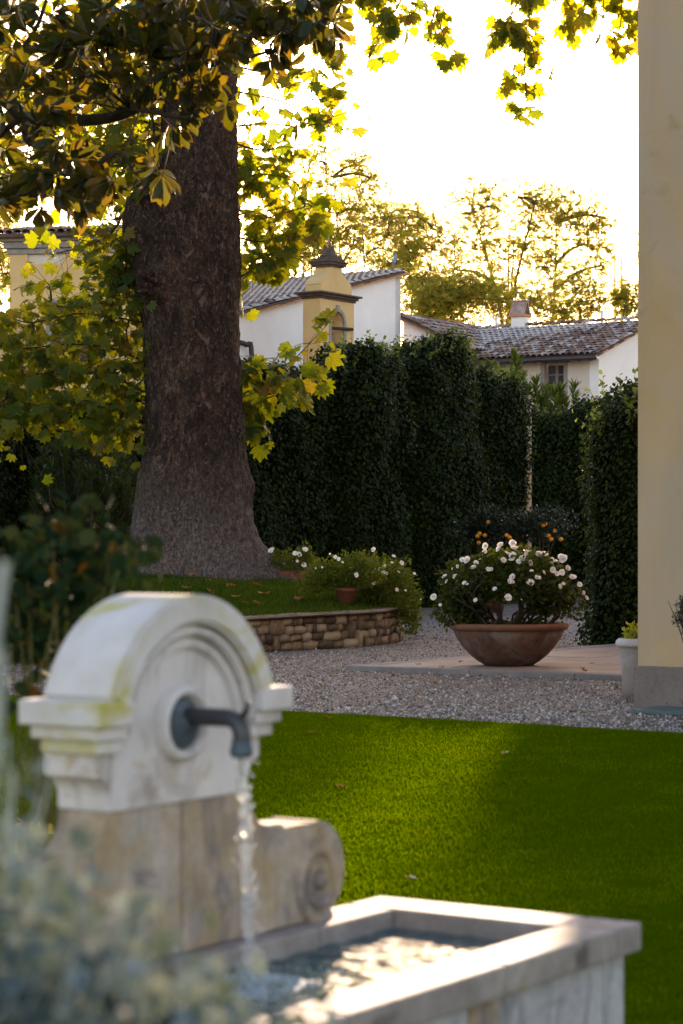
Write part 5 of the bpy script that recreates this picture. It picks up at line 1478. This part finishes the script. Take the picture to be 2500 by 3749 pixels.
for lx in (.015, -.03):
    ac = Acc(); ac.tube([pg + Vector((lx, -.02, .1)), pg + Vector((lx, -.02, -.02))], .008, 5); obj("leg", ac.mesh(), M["tile_edge"], bird)
ac = Acc(); ac.tube([B(.0, .40), B(-.045, .388)], [.014, .004], 5); obj("beak", ac.mesh(), M["pigeon_dark"], bird)

# left yellow house
LH = at(22, 545, 64.0); LH.z = 0
lh = thing("yellow_house", "tall yellow house behind the plane leaves with a grey eave band", "building", LH)
LM = Matrix(((.985, .17, 0, LH.x), (-.17, .985, 0, LH.y), (0, 0, 1, 0), (0, 0, 0, 1)))
zz = lambda y: EYE + (HOR - y) * 64 / F
ztop = zz(585)
def lbox(name, a, b, mat, parent=lh, bev=0): return obj(name, box_me(a, b, bev, LM), M[mat], parent)
px2 = lambda px: (px - 22) * 64 / F
pa, pb, pc, pd = px2(65), px2(148), zz(607), zz(572)
lbox("wall", (0, 0, 0), (4.9, .3, pc), "yellow_wall"); lbox("wall", (0, 0, pc), (pa, .3, ztop), "yellow_wall"); lbox("wall", (pb, 0, pc), (4.9, .3, ztop), "yellow_wall"); lbox("wall", (pa, 0, pd), (pb, .3, ztop), "yellow_wall")
lbox("wall", (0, .302, 0), (.3, 7, ztop), "yellow_wall"); lbox("wall", (4.6, .302, 0), (4.9, 7, ztop), "yellow_wall")
lbox("recessed_panel", (pa - .1, .06, pc - .1), (pb + .1, .12, pd + .1), "beige_and_shade_wall")
for a, b, c in ((.05, 0, .16), (.14, .161, .34), (.24, .341, .47)): lbox("eave_band", (-a, -a, ztop + b), (4.9 + a, 7, ztop + c), "grey_stone", lh, .03)
win = lbox("shuttered_window", (px2(125), -.06, zz(840)), (px2(238), -.01, zz(705)), "brown_shutter")
for a, b in (((px2(110), -.05, zz(840)), (px2(124), .0, zz(690))), ((px2(240), -.05, zz(840)), (px2(254), 0., zz(690))), ((px2(124.2), -.05, zz(704)), (px2(239.8), 0., zz(690)))): lbox("surround", a, b, "grey_stone", win)
e_ = Vector((.985, -.17, 0)); up_ = (Vector((.17, .985, 0)) + Z * .165).normalized()
O = LM @ Vector((-.5, -.45, ztop + .52))
tiled(lh, O, e_, up_, 5.8, 4.0, .25, .42, 200)
# low roof left of it
lr = thing("low_outhouse", "low tiled outhouse roof left of the tall yellow house", "building", at(-60, 1250, 62) - Vector((0, 0, 1.5)))
O = at(-150, 775, 61.5); tiled(lr, O, Vector((1, 0, 0)), Vector((0, .9, .43)).normalized(), 1.9, 1.9, .22, .36, 80)
obj("wall", box_me((O.x + .1, O.y + .4, 0), (O.x + 1.8, O.y + 3, O.z - .05), 0), M["yellow_wall"], lr)

# far mast, pale because haze is put into its colour
ms = at(1419, 1250, 420); ms.z = 0
mast = thing("pale_mast", "slender pale lattice mast far beyond the trees", "mast", ms)
ac = Acc(); Ht = EYE + (HOR - 583) * 420 / F
for sx, sy in ((-.6, -.6), (.6, -.6), (.6, .6), (-.6, .6)): ac.tube([ms + Vector((sx, sy, 0)), ms + Vector((sx, sy, Ht))], .16, 5)
obj("mast_legs", ac.mesh(), M["mast"], mast)
ac = Acc()
for i in range(int(Ht / 1.6)):
    z = i * 1.6
    for a, b in (((-.6, -.6), (.6, -.6)), ((.6, -.6), (.6, .6)), ((-.6, .6), (.6, .6)), ((-.6, -.6), (-.6, .6))): ac.tube([ms + Vector((*a, z)), ms + Vector((*b, z + 1.6))], .09, 4)
obj("lattice", ac.mesh(), M["mast"], mast)

# ------------------------------------------------------------------ trees beyond the houses
def far_tree(label, px, d, ytop, crown, stems=1, nclus=110, leaves=34, trunk_r=.22, lean=0, fork=.30, flat=.35, seed=0, low=0):
    """crown: list of (px, py, rx_px, ry_px, weight) lobes"""
    base = at(px, 1250, d); base.z = 0
    t = thing("robinia_tree", label, "tree", base, "trees beyond the houses")
    top = EYE + (HOR - ytop) * d / F
    tr, br = Acc(), Acc()
    k = d / F
    lobes = [(at(cx, cy, d), rx * k, ry * k, w) for cx, cy, rx, ry, w in crown]
    wsum = sum(l[3] for l in lobes)
    Pl, Al, Nl = [], [], []
    stemsP = []
    for s in range(stems):
        b = base + Vector((random.gauss(0, .15 * stems), random.gauss(0, .15 * stems), 0))
        tip = Vector((base.x + random.gauss(lean, .5 * stems), base.y + random.gauss(0, .8), top * random.uniform(.8, .97)))
        P = catmull([b, b.lerp(tip, .3) + Vector((random.gauss(0, .3), 0, 0)), b.lerp(tip, .65) + Vector((random.gauss(0, .45), random.gauss(0, .3), 0)), tip], 6)
        tr.tube(P, [trunk_r * (1 - .93 * i / (len(P) - 1)) for i in range(len(P))], 7)
        stemsP += P[int(len(P) * fork):]
    for c, rx, rz, w in lobes:
        limb_from = min(stemsP, key=lambda p: (p - c).length + max(0, p.z - c.z) * 1.2)
        L1 = catmull([limb_from, limb_from.lerp(c, .5) + Vector((0, 0, .1 * (c - limb_from).length)), c], 5)
        br.tube(L1, [trunk_r * .45 * (1 - .75 * i / (len(L1) - 1)) + .012 for i in range(len(L1))], 6)
        nodes = list(L1[1:]) + stemsP
        for _ in range(max(2, int(2.5 * nclus * w / wsum))):
            for _try in range(12):
                dv = Vector((random.gauss(0, 1), random.gauss(0, 1), random.gauss(0, 1))).normalized() * random.random() ** .42
                q = c + Vector((dv.x * rx, dv.y * rx * .8, dv.z * rz))
                if noise.noise(q * .9 + Vector((seed * 9., 0, 0))) > -.22: break
            wisp = random.random() < .3
            if wisp: q = c + (q - c) * random.uniform(1.1, 1.5)
            src = min(nodes, key=lambda p: (p - q).length + max(0, p.z - q.z) * .6)
            nodes.append(q)
            br.tube(catmull([src, src.lerp(q, .55) + Vector((0, 0, .08 * (q - src).length)), q], 3), [.026, .022, .02, .017, .014, .010, .007], 4)
            sz = random.uniform(.45, 1.0)
            for _ in range(int((.16 if wisp else .44) * leaves * random.uniform(.4, 1.4))):
                o = Vector((random.gauss(0, .5), random.gauss(0, .5), random.gauss(0, .33))) * sz
                Pl.append(q + o); a = random.uniform(0, 2 * PI)
                Al.append((math.cos(a), math.sin(a), random.gauss(-.25, .4))); Nl.append((random.gauss(0, 1), random.gauss(0, 1), random.gauss(.3, 1)))
    obj("trunk", tr.mesh(), M["bark_far"], t, smooth=True)
    obj("branches", br.mesh(), M["bark_far"], t)
    n = len(Pl)
    obj("crown", cloud(*T_PINN, np.array([tuple(p) for p in Pl]), np.array(Al), np.array(Nl), rng.uniform(.17, .32, n)), M["robinia"], t, kind="stuff")
    return t
far_tree("broad spreading tree behind the farmhouse chimney", 1190, 96, 405, [(1085, 470, 75, 65, 2), (1190, 455, 100, 55, 2.6), (1300, 490, 95, 75, 3), (1110, 560, 90, 80, 2.6), (1215, 560, 100, 90, 3.2), (1340, 560, 70, 80, 2.2), (1050, 620, 50, 80, 1.3), (1150, 670, 110, 60, 2.2), (1270, 650, 100, 70, 2.4), (1380, 610, 40, 70, .9), (1390, 500, 30, 40, .4)], 5, 400, 25, .22, fork=.38, seed=1)
far_tree("tall thin tree just right of the great trunk", 640, 98, 330, [(650, 420, 60, 80, 1), (620, 540, 70, 80, 2), (690, 560, 60, 80, 2)], 2, 120, 24, .15, seed=2)
far_tree("tall airy tree rising behind the bell gable", 745, 97, 305, [(735, 370, 50, 55, .8), (810, 380, 70, 60, 1.1), (760, 470, 90, 75, 2.2), (830, 480, 70, 65, 1.5), (730, 560, 80, 65, 2), (810, 570, 80, 60, 2), (860, 410, 45, 35, .5)], 4, 230, 24, .15, fork=.4, seed=3)
far_tree("slim pale tree standing behind the chapel roof ridge", 890, 95, 430, [(890, 490, 60, 50, 1.2), (880, 570, 60, 55, 2), (935, 520, 50, 60, 1.2), (915, 600, 50, 45, 1.2)], 3, 130, 23, .12, seed=4)
far_tree("slender many-stemmed tree in the gap beside the chapel gable", 965, 92, 455, [(960, 500, 50, 50, .9), (975, 590, 55, 75, 2), (950, 670, 50, 60, 1.6), (1005, 670, 50, 60, 1.6)], 5, 150, 23, .10, seed=5)
far_tree("low dense dark tree between chapel wing and chimney", 1070, 89, 610, [(1040, 690, 80, 75, 2), (1110, 700, 80, 75, 2), (985, 705, 60, 55, 1.4)], 4, 150, 30, .12, seed=6)
far_tree("low bushy tree right of the farmhouse chimney", 1330, 90, 610, [(1250, 710, 60, 50, 1.3), (1330, 690, 60, 75, 1.5), (1400, 690, 50, 60, 1.2), (1445, 700, 35, 45, 1)], 4, 130, 26, .12, seed=7)
far_tree("unseen tree added behind the villa to shade the lawn", 1560, 94, 480, [(1525, 640, 55, 80, 2), (1590, 560, 80, 90, 3), (1640, 650, 90, 80, 3), (1515, 570, 40, 60, 1.2)], 3, 260, 30, .2, seed=8)  # out of view; added to keep low sun off the near lawn
far_tree("tree crown glimpsed between trunk and magnolia leaves", 440, 100, 260, [(420, 350, 110, 100, 3), (330, 430, 90, 90, 2), (500, 450, 70, 100, 2), (200, 330, 90, 110, 2), (250, 200, 110, 100, 2)], 3, 190, 24, .2, seed=9)
far_tree("tree peeking out left of the yellow house", -20, 92, 430, [(0, 530, 60, 80, 2), (-60, 450, 80, 80, 3), (5, 630, 40, 60, 1.5), (-50, 620, 60, 60, 2)], 3, 160, 26, .18, seed=10)

# ------------------------------------------------------------------ foreground shrubs
# dark rose bush behind the fountain's left shoulder
RBv = Vector((-.80, 6.2, .012))
t = thing("dark_rosebush", "out of focus dark-leaved rose bush rising behind the fountain's left shoulder", "shrub", RBv)
st = Acc(); Pl, Al = [], []
for px, py, d in [(210, 1175, 5.2), (150, 1195, 5.2), (120, 1210, 5.2), (290, 1245, 5.0), (250, 1290, 5.2), (190, 1240, 5.4), (220, 1320, 5.3), (160, 1290, 5.3), (60, 1270, 5.4), (90, 1340, 5.5), (30, 1330, 5.3), (130, 1400, 5.6), (180, 1380, 5.4), (60, 1420, 5.6), (210, 1360, 5.6), (20, 1420, 5.4), (110, 1470, 5.8), (150, 1460, 5.7), (70, 1500, 5.8), (35, 1540, 5.5), (60, 1580, 5.5), (20, 1585, 5.5), (40, 1380, 5.6), (240, 1330, 5.4), (180, 1430, 5.6), (130, 1330, 5.4), (95, 1300, 5.5), (140, 1430, 5.7), (90, 1440, 5.8), (165, 1340, 5.5), (10, 1300, 5.5), (-40, 1350, 5.5), (-50, 1450, 5.6), (50, 1460, 5.7), (120, 1500, 5.9), (205, 1280, 5.4), (235, 1260, 5.2)]:
    tip = at(px, py, d)
    b = RBv + Vector((random.gauss(0, .05), random.gauss(0, .05), 0))
    P = catmull([b, b.lerp(tip, .5) + Vector((random.gauss(0, .04), 0, .1)), tip], 6)
    st.tube(P, [.006 - .0004 * i for i in range(len(P))], 5)
    few = (py > 1520)
    for k in range(3 if few else 20):
        q = tip + Vector((random.gauss(0, 1), random.gauss(0, 1.2), random.gauss(-.3, 1))) * (.02 if few else .042)
        Pl.append(q); Al.append((random.gauss(0, .8), random.gauss(0, .8), random.gauss(-.4, .5)))
obj("stems", st.mesh(), M["stem_green"], t)
n = len(Pl)
obj("foliage", cloud(*T_ROUND, np.array([tuple(p) for p in Pl]), np.array(Al), rdirs(n, (0, -.8, .6)), rng.uniform(.03, .055, n)), M["bush_dark"], t, kind="stuff")
# silver-leaved shrub close to the lens
SB = Vector((-.42, 2.35, .012))
t = thing("silver_shrub", "blurred silvery blue-green leafy shrub in front of the fountain", "shrub", SB)
st = Acc(); Pl, Al = [], []
def silver(px, py, d, n, sp):
    tip = at(px, py, d)
    b = SB + Vector((random.gauss(0, .08), random.gauss(0, .08), 0))
    P = catmull([b, b.lerp(tip, .55) + Vector((random.gauss(0, .03), 0, .04)), tip], 6)
    st.tube(P, [.0035 - .0002 * i for i in range(len(P))], 4)
    for k in range(n):
        f = random.random() ** .6
        q = P[-1].lerp(P[-4], 1 - f) + Vector((random.gauss(0, 1), random.gauss(0, 1.4), random.gauss(0, 1))) * sp
        Pl.append(q); Al.append((random.gauss(0, .7), random.gauss(0, .7), random.gauss(.35, .6)))
for _ in range(230):
    x = abs(random.gauss(0, 310)); top = 1920 + x * .48 + random.uniform(-60, 160)
    y = random.uniform(top, 2480)
    silver(x - 40, y, random.uniform(1.9, 2.75), 11, .02)
for px, py in ((20, 1690), (95, 1780), (20, 1860), (125, 1770), (85, 1880), (30, 1760), (60, 1930), (160, 1930)): silver(px, py, random.uniform(2.3, 2.8), 5, .012)
P = catmull([SB + Vector((-.02, -.4, 0)), at(-30, 1900, 1.9), at(-14, 1500, 1.9), at(10, 1290, 1.9)], 6)
st.tube(P, [.0045] * len(P), 6)
obj("stems", st.mesh(), M["stem_pale"], t)
n = len(Pl)
obj("foliage", cloud(*T_RHOMB, np.array([tuple(p) for p in Pl]), np.array(Al), rdirs(n, (0, -.5, .5)), rng.uniform(.022, .044, n)), M["silver"], t, kind="stuff")

# ------------------------------------------------------------------ fallen leaves
FL = [pymesh(*t_plane(1.6)) for _ in range(4)]
for me in FL:
    for v in me.vertices: v.co.z += .25 * abs(v.co.x) * random.uniform(.4, 1.6)
    me.materials.append(M["dry_leaf"])
def fallen(x, y, z, s, label, group):
    o = obj("fallen_leaf", random.choice(FL), None, None, Matrix.Translation((x, y, z)) @ Matrix.Rotation(random.uniform(0, 6.28), 4, 'Z') @ Matrix.Rotation(random.gauss(0, .35), 4, 'X') @ Matrix.Scale(s, 4))
    tag(o, label, "leaf", group)
def gpt(px, py, z=0.):
    d = F * (EYE - z) / (py - HOR); p = at(px, py, d); return p.x, p.y
for px, py in ((755, 1655), (1165, 1740), (790, 1820), (720, 1690), (930, 2030)):
    x, y = gpt(px, py); fallen(x, y, .035, .055, "small dry brown leaf lying on the mown lawn", "dry leaves on the lawn")
for px, py in ((730, 1583), (745, 1580), (650, 1575), (690, 1520), (765, 1522), (668, 1485), (1000, 1575), (960, 1590), (720, 1505), (1035, 1495), (1330, 1634), (1130, 1600)):
    x, y = gpt(px, py); fallen(x, y, .012, .06, "small dry brown leaf lying on the gravel court", "dry leaves on the gravel")
for px, py in ((978, 1536), (1015, 1535), (958, 1526), (1335, 1535), (1344, 1543), (1365, 1525), (1062, 1521), (1150, 1552)):
    x, y = gpt(px, py, .06); fallen(x, y, .072, .06, "small dry brown leaf lying on the stone platform", "dry leaves on the platform")
for px, py in ((437, 1327), (478, 1357), (520, 1350), (580, 1385), (555, 1385), (497, 1375), (580, 1343), (470, 1338), (425, 1350), (395, 1335), (610, 1365), (690, 1375), (540, 1370)):
    for _ in range(60):
        d = random.uniform(30, 36.5); p = at(px, py, d); z = on_turf(p.x, d)
        if z is not None and abs(z + .05 - p.z) < .03:
            fallen(p.x, d, z + .07, random.uniform(.09, .15), "dry red-brown plane leaf lying on the grass bank", "dry leaves on the bank"); break
yl = obj("fallen_leaf", cl := pymesh(*t_plane(1.2)), M["yellow_leaf"], None, Matrix.Translation(Vector((*gpt(80, 1945), .055))) @ Matrix.Rotation(.3, 4, 'X') @ Matrix.Scale(.2, 4))
tag(yl, "bright yellow leaf lying in the grass behind the fountain's left side", "leaf")
for i, (px, py) in enumerate(((1345, 1634), (1320, 1634))):
    x, y = gpt(px, py)
    o = obj("flat_stone", STONES[i], None, None, Matrix.Translation((x, y, .008)) @ Matrix.Diagonal((.16, .12, .02, 1))); tag(o, "pale flat stone chip lying on the gravel near the villa", "stone", "flat stones on the gravel")
print("objects", len(bpy.data.objects), "stones", nst, "plane leaves", len(leafP), "magnolia", len(mP))
